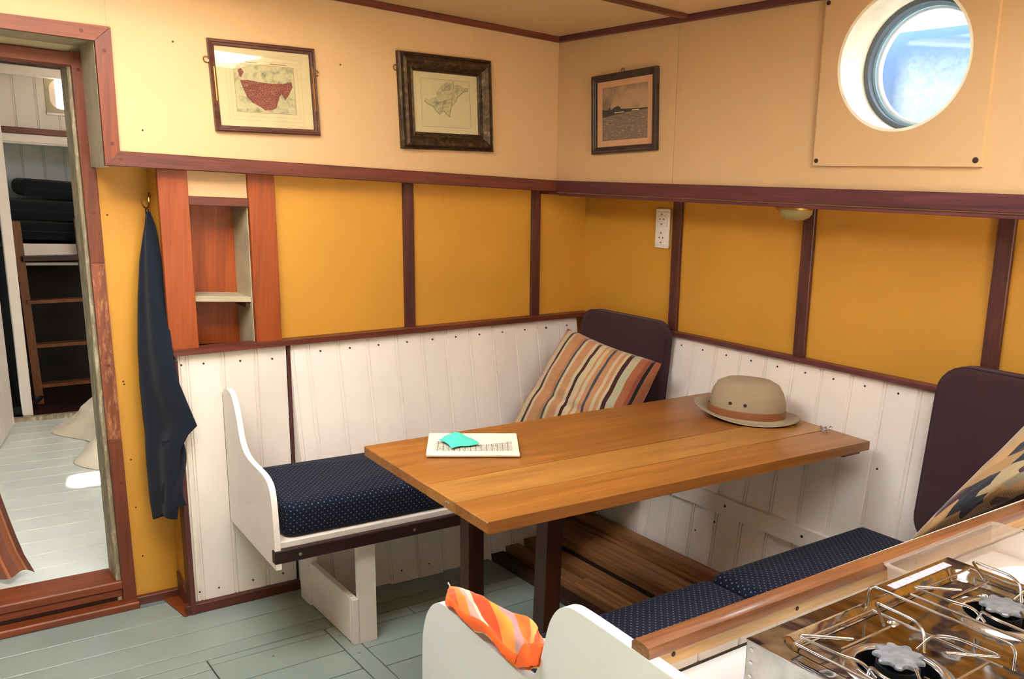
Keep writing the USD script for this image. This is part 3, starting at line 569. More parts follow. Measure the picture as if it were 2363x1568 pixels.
obj('cover', seat_cushion(-1.588, -.145, -.504, -.112, .4095, .517, re=.026), 'navy_dots', cu, smooth=35, boxuv=True)

# ------------------------------------------------------------------ near bench with the galley partition as its back
b2 = thing('bench', 'near bench with scrolled white end panel, its back capped by the galley rail', 'bench', (-.9, -1.75, 0))
prof2 = [(-1.384, .0), (-1.384, .433), (-1.386, .52), (-1.393, .565), (-1.41, .605), (-1.436, .634), (-1.47, .645), (-1.505, .640), (-1.586, .634), (-1.656, .628), (-1.71, .622), (-1.742, .622), (-1.764, .640), (-1.779, .682), (-1.789, .722), (-1.800, .762), (-1.822, .795), (-1.849, .808), (-1.882, .808), (-1.93, .806), (-1.985, .803), (-2.04, .799), (-2.16, .792), (-2.20, .780), (-2.20, 0)]
pp2 = np.vstack([prof2[0], chaikin(prof2[1:-1]), prof2[-1]])
obj('end_panel', prism(pp2, YZ, -1.650, -1.628), 'white_gloss', b2)
obj('seat_board', box(-1.628, -.15, -1.97, -1.452, .391, .409, .002), 'white_paint', b2); obj('front_rail', box(-1.628, -.15, -1.452, -1.43, .347, .389, .003), 'dark_wood', b2)
obj('leg', box(-1.35, -1.29, -1.49, -1.452, 0, .391, .002), 'white_paint', b2); obj('leg', box(-.6, -.54, -1.49, -1.452, 0, .391, .002), 'white_paint', b2)
obj('back_board', box(-1.628, -.13, -1.992, -1.975, .42, .805, .001), 'white_paint', b2)
def rail_sec(x, zs):
    a = [(-1.988, .798), (-1.988, .815), (-1.993, .820), (-2.012, .8205), (-2.021, .817), (-2.024, .810), (-2.024, .800), (-2.020, .797)]
    return np.array([(x, y, z - zs) for y, z in a])
obj('top_rail', loft([rail_sec(x, 0.006 * (x + 1.648) / 1.5) for x in np.linspace(-1.648, -.14, 10)]), 'rail_wood', b2, smooth=30, label='varnished brown cap rail')
obj('pine_batten', bar([(-1.625, -2.006, .774), (-.14, -2.006, .766), (-.14, -2.006, .793), (-1.625, -2.006, .800)], (0, -.012, 0), .0015), 'pine', b2, label='bare pine batten under the rail')
for x in np.arange(-1.62, -.15, .098): obj('back_plank', box(x + .0008, x + .0972, -2.010, -1.9925, .7502, .778, .0025), 'white_paint', b2)
obj('screw', join(*[disc(p, (0, -1, 0), .0042, .0012) for p in ((-1.285, -2.018, .785), (-1.59, -2.018, .79), (-.9, -2.018, .783))]), 'screw_dark', b2, kind='stuff')
c2 = thing('seat_cushion', 'nearer left one of the two navy dotted cushions on the near bench', 'cushion', (-1.2, -1.7, .41), 'navy dotted seat cushions')
obj('cover', seat_cushion(-1.60, -.832, -1.965, -1.446, .411, .508), 'navy_dots', c2, smooth=35, boxuv=True)
c3 = thing('seat_cushion', 'farther right navy dotted cushion on the near bench, below the large maroon back cushion', 'cushion', (-.5, -1.7, .41), 'navy dotted seat cushions')
obj('cover', seat_cushion(-.825, -.13, -1.965, -1.448, .411, .517), 'navy_dots', c3, smooth=35, boxuv=True)

# maroon back cushions
cloth('maroon', '#3c262a', .08)
def back_cushion(yc, w, h, zc, x0, lean, lab, rc=.07):
    p = thing('back_cushion', lab, 'cushion', (x0, yc, zc - h / 2), 'maroon back cushions')
    mp = lambda u, v, t: (x0 - t + lean * (v + h / 2) , yc - u, zc + v)
    obj('cover', pad(w, h, .062, rc, .022, mp, crown=.008), 'maroon', p, smooth=40)
    e = rounded_rect(w - .004, h - .004, rc)
    for t in (.012, .052): obj('piping', tube([mp(a, b, t) for a, b in np.vstack([e, e[:1]])], .0035, 6), 'maroon', p)
back_cushion(-.335, .475, .50, .757, -.083, .10, 'maroon back cushion in the corner behind the striped pillow')
back_cushion(-1.865, .50, .53, .79, -.093, .115, 'large maroon back cushion at the right edge beside the patchwork pillow', .08)
# ------------------------------------------------------------------ table
tb = thing('dining_table', 'varnished plank dining table fixed to the right wall', 'table', (-.8, -1.08, 0))
TT = .778                                   # height of the table top
Lx = lambda y: -1.487 - .0430 * (-.825 - y); Rx = lambda y: -.055 - .0880 * (-.768 - y)
def far_y(t): return (-.824 + t * (-1.427 + .824), -.768 + t * (-1.445 + .768))
for t0, t1, mt in ((0, .565, 'table_wood'), (.566, .785, 'table_light'), (.786, 1, 'table_near')):
    (a0, b0), (a1, b1) = far_y(t0), far_y(t1)
    b0 -= .004; 
    q = [(Lx(a0), a0, .750), (Lx(a1), a1, .750), (Rx(b1), b1, .750), (Rx(b0), b0, .750)]
    obj('top_plank', bar(q, (0, 0, .028), .0022 if t1 == 1 or t0 == 0 else .0012), mt, tb)
for y, x, a in ((-.905, -1.20, 0), (-1.205, -1.16, 1)): obj('leg', hexa([(x - .025 - .02 * a, y - .022, 0), (x + .029 - .02 * a, y - .022, 0), (x + .029 - .02 * a, y + .022, 0), (x - .025 - .02 * a, y + .022, 0)], [(x - .023, y - .022, .72), (x + .027, y - .022, .72), (x + .027, y + .022, .72), (x - .023, y + .022, .72)]), 'leg_wood', tb)
obj('cross_bearer', box(-1.23, -1.13, -1.34, -.82, .72, .75, .003), 'leg_wood', tb)
obj('wall_bearer', box(-.19, -.10, -1.41, -.79, .725, .75, .004), 'dark_wood_y', tb)
def wingnut(c):
    x, y, z = c
    parts = [lathe([(.011, 0), (.011, .002), (.006, .0022), (.006, .009), (.0035, .0095), (.0035, .016), (.002, .017)], c, 14)]
    for s in (-1, 1): parts.append(tube([(x + s * .004, y - s * .003, z + .005), (x + s * .012, y - s * .008, z + .009), (x + s * .015, y - s * .011, z + .017), (x + s * .012, y - s * .009, z + .019), (x + s * .008, y - s * .006, z + .012)], .0022, 6))
    return join(*parts)
obj('wing_nut', wingnut((-.147, -1.314, .778)), 'steel', tb, smooth=40, label='steel wing nut')
obj('brass_cup', lathe([(.014, 0), (.014, .002), (.011, .004), (.008, .002), (.004, .002)], (-.186, -1.210, .778), 20), 'brass', tb, smooth=40, label='brass bolt cup')
obj('stud', join(*[disc((-1.507, y - .03, .765), (-1, 0, 0), .003, .001) for y in (-1.225, -1.235)]), 'screw_steel', tb, kind='stuff')

# hat
cloth('hat_cloth', '#98856a', .08, 250); plain('hat_leather', '#8a5432', .45)
hc_, hz = np.array([-.228, -1.073]), .779
ht = thing('sun_hat', 'beige cotton sun hat with brown band on the far end of the table', 'hat', (hc_[0], hc_[1], hz))
ang = np.arange(48) * 2 * math.pi / 48; yaw = math.radians(-58)
def hat_ring(rx_, ry_, z, cx=0, cy=0, wob=None):
    r = 1 if wob is None else wob
    x, y = rx_ * np.cos(ang) * r + cx, ry_ * np.sin(ang) * r + cy
    return np.stack([hc_[0] + x * math.cos(yaw) - y * math.sin(yaw), hc_[1] + x * math.sin(yaw) + y * math.cos(yaw), np.full(48, hz) + z], 1)
def brim_z(k): return .004 + k * (.014 + .012 * np.cos(ang - math.pi) + .010 * np.cos(2 * ang))
rin = [hat_ring(.120, .098, .012), hat_ring(.135, .112, brim_z(.35)), hat_ring(.152, .128, brim_z(.65)), hat_ring(.167, .142, brim_z(1.0))]
rout = [hat_ring(.169, .144, brim_z(1.0) - .003), hat_ring(.152, .128, brim_z(.65) - .004), hat_ring(.119, .097, .006)]
obj('brim', loft(rin + rout + rin[:1], (False, False)), 'hat_cloth', ht, smooth=50)
cr = []
for rx_, ry_, z in ((.1195, .0975, .008), (.121, .099, .03), (.120, .098, .055), (.112, .092, .088), (.097, .080, .113), (.072, .058, .126), (.04, .03, .130), (.012, .010, .129)):
    w = 1 + .02 * np.sin(3 * ang + z * 40) * (z / .13); dent = -.012 * np.exp(-((np.mod(ang - 4.4 + math.pi, 2 * math.pi) - math.pi) / .5) ** 2) * math.exp(-((z - .085) / .022) ** 2)
    cr.append(hat_ring(rx_ + dent, ry_ + dent, z, .004 * z / .13, 0, w))
obj('crown', loft(cr, (True, True)), 'hat_cloth', ht, smooth=60)
obj('band', loft([hat_ring(.1225, .1005, .010), hat_ring(.1240, .1020, .012), hat_ring(.1240, .1020, .033), hat_ring(.1222, .1002, .036)], (False, False)), 'hat_leather', ht, smooth=60, label='brown leather hat band')
for a in (4.35, 4.75):
    c = np.array([.1205 * math.cos(a), .0985 * math.sin(a)]); n = np.array([math.cos(a), math.sin(a)]); R_ = np.array([[math.cos(yaw), -math.sin(yaw)], [math.sin(yaw), math.cos(yaw)]])
    c2_, n2_ = R_ @ c + hc_, R_ @ n
    obj('eyelet', disc((*c2_, hz + .058), (*n2_, .12), .0052, .0015, 12), 'screw_dark', ht)

# puzzle magazine and the turquoise cloth on it
mat('puzzle_print', {'u': ('uvmap', {'attribute': 'st'}), 'm': ('mapping', {'scale': (17, 13, 1)}), 'br': ('brick_texture', {'offset': 0.0, 'scale': 1.0, 'mortar_size': .06, 'brick_width': 1.0, 'row_height': 1.0, 'color1': lin('#d5c9b4'), 'color2': lin('#d5c9b4'), 'mortar': lin('#6d6458')}),
    'm2': ('mapping', {'scale': (75, 55, 1)}), 'n': ('noise_texture', {'scale': 1.0, 'detail': 2}), 'r': ('rgb_ramp', {'ramp': [(.36, lin('#4a443c')), (.5, (1, 1, 1))]}), 'x': ('mix', {'mix_type': 'multiply', 'fac': 1.0}), 's': ('separate_xyz', {}),
    'a1': ('math', {'math_type': 'greater_than', 'value2': .09}), 'a2': ('math', {'math_type': 'less_than', 'value2': .93}), 'a3': ('math', {'math_type': 'greater_than', 'value2': .10}), 'a4': ('math', {'math_type': 'less_than', 'value2': .92}), 'b1': ('math', {'math_type': 'multiply'}), 'b2': ('math', {'math_type': 'multiply'}), 'b3': ('math', {'math_type': 'multiply'}),
    'f': ('mix', {'color1': lin('#dccfb4')}), 'p': ('principled_bsdf', {'roughness': .6})},
    [('u.UV', 'm.vector'), ('u.UV', 'm2.vector'), ('u.UV', 's.vector'), ('m.vector', 'br.vector'), ('m2.vector', 'n.vector'), ('n.fac', 'r.fac'), ('br.color', 'x.color1'), ('r.color', 'x.color2'), ('s.x', 'a1.value1'), ('s.x', 'a2.value1'), ('s.y', 'a3.value1'), ('s.y', 'a4.value1'),
     ('a1.value', 'b1.value1'), ('a2.value', 'b1.value2'), ('a3.value', 'b2.value1'), ('a4.value', 'b2.value2'), ('b1.value', 'b3.value1'), ('b2.value', 'b3.value2'), ('b3.value', 'f.fac'), ('x.color', 'f.color2'), ('f.color', 'p.base_color')])
plain('page', '#ddd2bc', .6)
mq = [np.array(p) for p in ((-1.394, -.986), (-1.177, -1.095), (-1.063, -.931), (-1.285, -.822))]
mg = thing('puzzle_magazine', 'folded puzzle magazine lying open near the left end of the table', 'magazine', (-1.23, -.96, .779))
def magf(u, v):
    p = ((1 - u) * (1 - v))[:, None] * mq[0] + (u * (1 - v))[:, None] * mq[1] + (u * v)[:, None] * mq[2] + ((1 - u) * v)[:, None] * mq[3]
    return np.column_stack([p, .7915 - .004 * v - .001 * np.sin(u * 3)])
m, uv = sheet(magf, 14, 10, .0018, (0, 0, 1)); obj('open_page', m, 'puzzle_print', mg, smooth=False, uv=uv)
def inset(q, k): c = sum(q) / 4; return [c + (p - c) * k for p in q]
for k, z in ((.995, .7788), (.985, .7825), (.99, .7858)):
    q = inset(mq, k); obj('pages', bar([(*p, z) for p in q], (0, 0, .0034 - .0004), .0008), 'page', mg)
e0, e1 = mq[0], mq[1]; nrm2 = np.array([e1[1] - e0[1], -(e1[0] - e0[0])]); nrm2 /= np.linalg.norm(nrm2)
obj('folded_spine', tube([(*(e0 + (e1 - e0) * t), .7855) for t in np.linspace(0.0, 1, 9)], .0062, 10), 'page', mg, smooth=40)
cloth('turquoise', '#49c0a6', .06)
tp = np.array([(-1.286, -.875), (-1.252, -.858), (-1.222, -.853), (-1.203, -.872), (-1.196, -.910), (-1.203, -.951), (-1.235, -.951), (-1.264, -.944), (-1.297, -.955), (-1.283, -.918), (-1.280, -.892)])
tp = RO_[:2] + .9785 * (tp - RO_[:2]); tp = np.vstack([tp, tp[:1]]); tseg = np.linspace(0, 1, len(tp)); tc = np.array([-1.272, -.946])
def teal(u, v):
    o = np.stack([np.interp(v, tseg, tp[:, 0]), np.interp(v, tseg, tp[:, 1])], 1); p = tc + (o - tc) * u[:, None]
    h = .7945 + .014 * np.exp(-((p[:, 0] + 1.262) ** 2 + (p[:, 1] + .920) ** 2) / .0006) + .008 * (1 - u) + .010 * (meshkit.fbm(np.column_stack([p * 45, p[:, 0] * 0]), 3, 5) - .35) * (1 - u * .4)
    return np.column_stack([p, np.maximum(h, .7938)])
m, uv = sheet(teal, 9, 60, .0012, (0, 0, -1)); tag(obj('cleaning_cloth', m, 'turquoise', None, smooth=60), 'small crumpled turquoise cloth on top of the puzzle magazine', 'cloth')

# striped pillow and patchwork pillow
O1, C1, M1, S1, R1 = '#c08a5e', '#c9b58f', '#43201f', '#454852', '#a5613f'
striped('pillow_stripe', [(0, O1), (.05, C1), (.10, M1), (.125, C1), (.15, O1), (.24, '#b07a50'), (.27, S1), (.29, C1), (.315, O1), (.39, C1), (.42, M1), (.45, C1), (.50, O1), (.52, C1), (.55, O1), (.585, S1), (.61, O1), (.66, C1), (.69, O1), (.72, C1), (.745, M1), (.78, '#b3ac88'), (.84, R1), (.90, '#8c4a35'), (.93, '#17181d'), (.955, R1)], 'x')
pl = thing('striped_pillow', 'brown and orange striped pillow in the bench corner behind the table', 'pillow', (-.35, -.4, .52))
m, uv = pillow([(-.52, -.165, .535), (-.36, -.64, .535), (-.175, -.640, .870), (-.285, -.235, .945)], .18, (-.75, -.35, .45), 34, seed=2, wr=.012)
v, f = m
cd = np.abs((uv[:, 1] - .30) + .28 * (uv[:, 0] - .5)); v = v + np.array([.75, .35, -.45])[None] * (.016 * np.exp(-(cd / .035) ** 2) * np.clip(np.sin(np.pi * uv[:, 0]), 0, 1))[:, None]
obj('cover', (v, f), 'pillow_stripe', pl, smooth=True, uv=uv)
mat('patchwork', {'u': ('uvmap', {'attribute': 'st'}), 'd': ('noise_texture', {'scale': 3.0, 'detail': 2}), 'dm': ('mix', {'mix_type': 'linear_light', 'fac': .06}), 'v': ('voronoi_texture', {'scale': 7, 'dimensions': '2D', 'randomness': .85}), 's': ('separate_color', {}),
    'r': ('rgb_ramp', {'interpolate': False, 'ramp': [(0, lin('#b08a58')), (.22, lin('#4a2730')), (.42, lin('#b7a27c')), (.60, lin('#262833')), (.74, lin('#c29a66')), (.88, lin('#8e8a76'))]}),
    'w': ('wave_texture', {'scale': 22, 'distortion': 2.0, 'detail': 2}), 'rw': ('rgb_ramp', {'ramp': [(.45, (.55, .55, .55)), (.75, (1.25, 1.2, 1.1))]}), 'x': ('mix', {'mix_type': 'multiply', 'fac': .75}), 'n': ('noise_texture', {'scale': 60, 'detail': 4}), 'b': ('bump', {'strength': .4, 'distance': .003}), 'p': ('principled_bsdf', {'roughness': .8, 'sheen_weight': .3})},
    [('u.UV', 'd.vector'), ('u.UV', 'dm.color1'), ('d.color', 'dm.color2'), ('dm.color', 'v.vector'), ('v.color', 's.color'), ('s.r', 'r.fac'), ('u.UV', 'w.vector'), ('w.fac', 'rw.fac'), ('r.color', 'x.color1'), ('rw.color', 'x.color2'), ('x.color', 'p.base_color'), ('n.fac', 'b.height'), ('b.normal', 'p.normal')])
pw_ = thing('patchwork_pillow', 'patchwork pillow of beige and dark scraps leaning on the large maroon cushion', 'pillow', (-.3, -1.9, .52))
m, uv = pillow([(-.36, -1.70, .56), (-.30, -2.03, .89), (-.2, -2.28, 1.14), (-.19, -1.935, 1.01)], .15, (-.95, .1, .25), 30, seed=9, wr=.01)
obj('cover', m, 'patchwork', pw_, smooth=True, uv=uv)

# orange cloth over the scrolled end panel
striped('orange_stripe', [(0, '#f06a1e'), (.10, '#e8551a'), (.20, '#f08a2c'), (.28, '#d9a08c'), (.34, '#f3d9b4'), (.38, '#e8551a'), (.46, '#f59a35'), (.54, '#c98f8a'), (.60, '#f07a22'), (.68, '#f4b25a'), (.74, '#e8551a'), (.82, '#f0862a'), (.88, '#c77a78'), (.92, '#f3d9b4'), (.95, '#f07a22')], 'y')
Fr = np.array([(-1.598, -1.412, .640), (-1.598, -1.452, .652), (-1.590, -1.528, .668), (-1.590, -1.628, .672), (-1.595, -1.694, .676), (-1.60, -1.728, .678), (-1.61, -1.745, .682)])
Nr = np.array([(-1.650, -1.478, .6465), (-1.652, -1.515, .646), (-1.655, -1.575, .642), (-1.656, -1.646, .639), (-1.657, -1.712, .633), (-1.658, -1.760, .640), (-1.655, -1.783, .668)])
ks = np.linspace(0, 1, 7)
def ocl(u, v):
    N = np.stack([np.interp(v, ks, Nr[:, k]) for k in range(3)], 1); F = np.stack([np.interp(v, ks, Fr[:, k]) for k in range(3)], 1)
    p = N + (F - N) * u[:, None]
    b = .012 * np.sin(np.pi * u) + .009 * np.sin(u * 11 + v * 16) * np.sin(np.pi * v) + .014 * (meshkit.fbm(np.stack([u * 4, v * 7, u * 0], 1), 3, 8) - .4)
    b = np.maximum(b, .001 + .004 * u)
    p[:, 2] += b; p[:, 0] += .006 * np.sin(v * 13) * u
    return p
m, uv = sheet(ocl, 26, 44, .0022)
uv = np.column_stack([uv[:, 0], np.clip((uv[:, 1] + .30 * uv[:, 0]) / 1.32, 0, .999)])
oc = thing('tea_towel', 'orange striped tea towel crumpled over the near scrolled end panel', 'cloth', (-1.6, -1.6, .63))
obj('fabric', m, 'orange_stripe', oc, smooth=True, uv=uv)
cloth('orange_plain', '#d8561a', .1)
def flap(u, v):
    q = ocl(.02 + .55 * u, .70 + .30 * v); q[:, 2] += .004 + .010 * np.sin(np.pi * u) * np.sin(np.pi * np.clip(v * .9 + .05, 0, 1)); q[:, 0] -= .004 * (1 - u); return q
obj('folded_corner', sheet(flap, 12, 14, .002)[0], 'orange_plain', oc, smooth=60, label='plain orange folded corner')
def hem(u, v):
    q = ocl(.0 + .16 * u, .06 + .62 * v); q[:, 2] += .0035 + .005 * np.sin(np.pi * u); return q
obj('rolled_hem', sheet(hem, 6, 24, .0018)[0], 'orange_plain', oc, smooth=60)
obj('hanging_loop', tube([(-1.598, -1.418, .643), (-1.598, -1.411, .650), (-1.598, -1.407, .653), (-1.597, -1.404, .648)], .0014, 6), 'page', oc, smooth=40)

# navy towel on its hook
plain('hook_brass', '#a88a5c', .25, 1.0)
hk = thing('coat_hook', 'brass wire hook on the yellow return wall above the navy towel', 'hook', (-1.745, .1, 1.36))
obj('wire', tube([(-1.741, .105, 1.398), (-1.746, .098, 1.393), (-1.7475, .092, 1.372), (-1.753, .082, 1.359), (-1.763, .07, 1.356), (-1.774, .058, 1.362), (-1.780, .05, 1.376), (-1.779, .048, 1.383)], .0028, 8, .008), 'hook_brass', hk, smooth=40)
obj('mount', disc((-1.7395, .105, 1.398), (-1, 0, 0), .008, .003), 'hook_brass', hk)
cloth('navy_towel', '#151a26', .12, 500)
tw = thing('hand_towel', 'navy blue towel hanging from the brass hook beside the doorway', 'towel', (-1.77, .03, .3))
rows = [(1.347, -1.760, .078, -1.752, .072), (1.338, -1.763, .08, -1.7505, .07), (1.305, -1.765, .085, -1.7485, .055), (1.272, -1.774, .08, -1.7465, .042), (1.196, -1.789, .08, -1.7468, .02), (1.06, -1.807, .07, -1.7495, .0), (.922, -1.816, .07, -1.757, -.056), (.81, -1.819, .07, -1.752, -.078), (.71, -1.819, .07, -1.722, -.087), (.658, -1.818, .07, -1.705, -.087), (.630, -1.817, .07, -1.734, -.083), (.58, -1.819, .07, -1.759, -.073), (.49, -1.820, .07, -1.762, -.064), (.41, -1.819, .07, -1.768, -.062), (.345, -1.812, .07, -1.779, -.055)]
rz = np.array([r[0] for r in rows])
def towel_ring(k):
    z, xl, yl, xr, yr = rows[k]; n = 40; t = np.arange(n) / n; s = np.where(t < .5, t * 2, 2 - t * 2); side = np.where(t < .5, 1, -1)
    L, R_ = np.array([xl, yl]), np.array([xr, yr]); d = R_ - L; w = np.linalg.norm(d) + 1e-9; nn = np.array([d[1], -d[0]]) / w
    th = min(.016, w * .35) * np.sqrt(np.clip(1 - (2 * s - 1) ** 2, 0.02, 1)); fold = .007 * np.sin(s * 9 + z * 2) * min(1, w / .08)
    p = L + d * s[:, None] + nn * (side * th + fold)[:, None]
    zz = z + (s - .5) * np.interp(z, [.3, .8, 1.0, 1.4], [.036, .026, .01, 0])
    if k == len(rows) - 1: zz = zz + .026 * (1 - np.abs(2 * s - 1)) - .008
    return np.column_stack([p, zz])
obj('terry', loft([towel_ring(k) for k in range(len(rows))]), 'navy_towel', tw, smooth=70)
obj('loose_fold', sheet(lambda u, v: np.stack([-1.795 + .05 * u + .012 * np.sin(v * 6), -.02 - .05 * u - .010 * np.sin(v * 5 + u * 4), .62 - .23 * v + .02 * u], 1), 12, 16, .006)[0], 'navy_towel', tw, smooth=60)
obj('loop', tube([(-1.758, .074, 1.335), (-1.757, .073, 1.352), (-1.759, .0745, 1.3605), (-1.763, .077, 1.352), (-1.762, .077, 1.335)], .0022, 6), 'navy_towel', tw, smooth=40)
# ------------------------------------------------------------------ planks stowed under the table
def timber(x0, x1, y0, y1, z0, z1, lab, mt='timber', tilt=0):
    p = thing('timber_plank', lab, 'plank', ((x0 + x1) / 2, (y0 + y1) / 2, z0), 'planks stowed under the table')
    obj('board', bar([(x0, y0, z0), (x1, y0, z0 + tilt), (x1, y1, z0 + tilt), (x0, y1, z0)], (0, 0, z1 - z0), .003), mt, p)
timber(-.205, -.150, -1.40, -.185, .095, .150, 'brown timber plank on edge against the white boards under the table, topmost of the pile')
timber(-.240, -.213, -1.38, -.19, .10, .118, 'narrow brown timber batten beside the topmost plank under the table')
timber(-.350, -.150, -1.42, -.20, .055, .094, 'wide brown timber plank carrying the upper ones under the table')
timber(-.352, -.246, -1.40, -.17, .0955, .113, 'wide brown plank with a knot lying near the top of the pile under the table')
timber(-.445, -.378, -1.36, -.17, .0, .056, 'long brown plank with a pale wood shaving on it under the table')
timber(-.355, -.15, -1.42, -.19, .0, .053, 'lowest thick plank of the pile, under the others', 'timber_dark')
timber(-.540, -.474, -1.25, -.165, .0, .044, 'long brown beam on the floor along the left side of the timber pile')
timber(-.534, -.478, -1.10, -.60, .0455, .066, 'short pale orange offcut on top of the left beam of the timber pile')
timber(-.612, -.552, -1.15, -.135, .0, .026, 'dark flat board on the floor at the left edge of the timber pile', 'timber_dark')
m, uv = sheet(lambda u, v: np.stack([-.415 + .014 * np.cos(v * 2.4 + .5) + .006 * u, -.84 - .045 * v, .0575 + .014 * np.sin(v * np.pi) * (.4 + u * .6)], 1), 5, 14, .0008)
tag(obj('wood_shaving', m, 'page', None, smooth=60), 'thin curled pale wood shaving on the timber under the table', 'wood shaving')

# ------------------------------------------------------------------ galley: counter, stove, tub
gc = thing('galley_counter', 'white galley counter behind the near bench', 'counter', (-.9, -2.4, 0))
obj('worktop', box(-1.627, -.13, -2.70, -2.0105, .722, .750, .003), 'white_gloss', gc)
obj('front', box(-1.64, -.13, -2.68, -2.66, .05, .722, .002), 'white_paint', gc); obj('side', box(-1.627, -1.61, -2.68, -2.045, 0.0, .722, .002), 'white_gloss', gc)
obj('screw', disc((-1.395, -2.045, .750), (0, 0, 1), .0035, .0008), 'screw_dark', gc)
SX0, SX1, SY0, SY1, SZ = -1.508, -.918, -2.42, -2.086, .825
st = thing('camping_stove', 'two burner stainless steel gas stove on the galley counter', 'stove', ((SX0 + SX1) / 2, (SY0 + SY1) / 2, .752))
obj('left_side', box(SX0, SX0 + .002, SY0, SY1, .752, SZ - .002, .0005), 'galvanised', st, label='dull galvanised side panel'); obj('right_side', box(SX1 - .002, SX1, SY0, SY1, .752, SZ - .002, .0005), 'galvanised', st)
obj('back_side', box(SX0, SX1, SY1 - .002, SY1, .752, SZ - .002, .0005), 'galvanised', st); obj('front_side', box(SX0, SX1, SY0, SY0 + .002, .752, SZ - .002, .0005), 'galvanised', st)
obj('side_rivet', join(*[disc((SX0, SY1 - .010, z), (-1, 0, 0), .0035, .001) for z in (.812, .790, .768)]), 'steel', st, kind='stuff')
mat('stove_steel', {'g': ('geometry', {}), 'm': ('mapping', {'scale': (14, 3, 3)}), 'n': ('noise_texture', {'scale': 4, 'detail': 6, 'roughness': .65}), 'r': ('rgb_ramp', {'ramp': [(.35, lin('#8d8b8d')), (.6, lin('#b9b8ba'))]}), 'rr': ('map_range', {'from_min': .3, 'from_max': .75, 'to_min': .05, 'to_max': .16}), 'p': ('principled_bsdf', {'metallic': 1.0}), 'nb': ('noise_texture', {'scale': 9, 'detail': 2}), 'b': ('bump', {'strength': .5, 'distance': .01})},
    [('g.position', 'nb.vector'), ('nb.fac', 'b.height'), ('b.normal', 'p.normal'), ('g.position', 'm.vector'), ('m.vector', 'n.vector'), ('n.fac', 'r.fac'), ('n.fac', 'rr.value'), ('rr.result', 'p.roughness'), ('r.color', 'p.base_color')])
wx, wy = (SX0 + SX1) / 2, (SY0 + SY1) / 2
def rr(w, h, r, z, cx=wx, cy=wy): q = rounded_rect(w, h, r, 7); return np.column_stack([q[:, 0] + cx, q[:, 1] + cy, np.full(len(q), z)])
ow, oh = SX1 - SX0, SY1 - SY0
top_hole = Polygon(rr(ow - .062, oh - .052, .035, 0)[:, :2])
obj('top_rim', prism(sbox(SX0 - .001, SY0 - .001, SX1 + .001, SY1 + .001).difference(top_hole), XY, SZ - .002, SZ), 'stove_steel', st)
B1, B2 = np.array([-1.368, -2.243]), np.array([-1.056, -2.246])
well = Polygon(rr(ow - .098, oh - .088, .026, 0)[:, :2])
for c in (B1, B2): well = well.difference(Point(*c).buffer(.068, 24))
obj('well_wall', loft([rr(ow - .060, oh - .050, .036, SZ + .0005), rr(ow - .066, oh - .056, .034, SZ - .001), rr(ow - .086, oh - .076, .030, SZ - .013), rr(ow - .094, oh - .084, .028, SZ - .0155)], (False, False)), 'stove_steel', st, smooth=60)
obj('well_floor', prism(well, XY, SZ - .018, SZ - .0155), 'stove_steel', st)
for c in (B1, B2):
    C = (c[0], c[1], SZ - .0155)
    br = UsdGeom.Xform.Define(stage, fresh(path_of(st), 'burner')).GetPrim()
    obj('dish', lathe([(.078, .0), (.074, .003), (.066, .006), (.060, .0065), (.0565, .004), (.055, -.003)], C, 44, cap=(False, False)), 'steel', br, smooth=50)
    obj('cup', lathe([(.0555, .002), (.053, -.028), (.0, -.028)], C, 36, cap=(False, True)), 'stove_black', br, smooth=40)
    obj('inner_ring', lathe([(.030, -.004), (.030, .009), (.0275, .010), (.0275, -.004), (.030, -.004)], C, 36, cap=(False, False)), 'black_metal', br, smooth=40)
    obj('stem', lathe([(.016, -.028), (.016, .019)], C, 18), 'black_metal', br, smooth=40)
    a = np.arange(80) * 2 * math.pi / 80; lob = .0335 + .0040 * np.sign(np.sin(9 * a)) * np.abs(np.sin(9 * a)) ** .5 + .0022 * np.sin(2 * a + 1)
    lp = lambda k, z: np.stack([C[0] + lob * k * np.cos(a), C[1] + lob * k * np.sin(a), np.full(80, C[2] + z)], 1)
    obj('cap', loft([lp(.92, .018), lp(1, .0195), lp(1, .0225), lp(.94, .0245), lp(.45, .0255)]), 'cap_grey', br, smooth=35, label='notched grey burner cap')
    obj('gas_pipe', tube([(C[0] + .02, C[1] - .03, C[2] - .004), (C[0] + .012, C[1] - .10, C[2] + .001)], .0035, 8), 'steel', br)
plain('wire_steel', '#b9b2a8', .2, 1.0)
zt, zb = .853, .838
gr_w = []
def wire(pts, r=.0024): gr_w.append(tube(pts, r, 8, .012))
for bx in (B1[0], B2[0]):
    x0, x1, y0, y1 = bx - .112, bx + .092, -2.345, -2.148
    c = lambda x, y, z: (x, y, z)
    # four V-shaped pot supports, one at each corner, and the rods that carry them
    for sx, sy in ((-1, 1), (1, 1), (1, -1), (-1, -1)):
        X, Y = (x0 if sx < 0 else x1), (y1 if sy > 0 else y0)
        wire([c(X - sx * .062, Y - sy * .052, zt), c(X, Y - sy * .001, zt), c(X - sx * .004, Y - sy * .068, zt), c(X - sx * .020, Y - sy * .092, zt - .003), c(X - sx * .038, Y - sy * .104, zb - .012)])
    wire([c(x0 + .0, y1 + .001, zb), c(x1, y1 + .001, zb)]); wire([c(x0, y0 + .018, zb), c(x1, y0 + .018, zb)])
    wire([c(x0 + .045, y1 - .045, zb), c(x1 - .03, y1 - .045, zb)]); wire([c(x0 + .002, y1, zb), c(x0 + .002, y0, zb)]); wire([c(x1 - .002, y1, zb), c(x1 - .002, y0, zb)])
obj('pot_support', join(*gr_w[:9]), 'wire_steel', st, smooth=50); obj('pot_support', join(*gr_w[9:]), 'wire_steel', st, smooth=50)
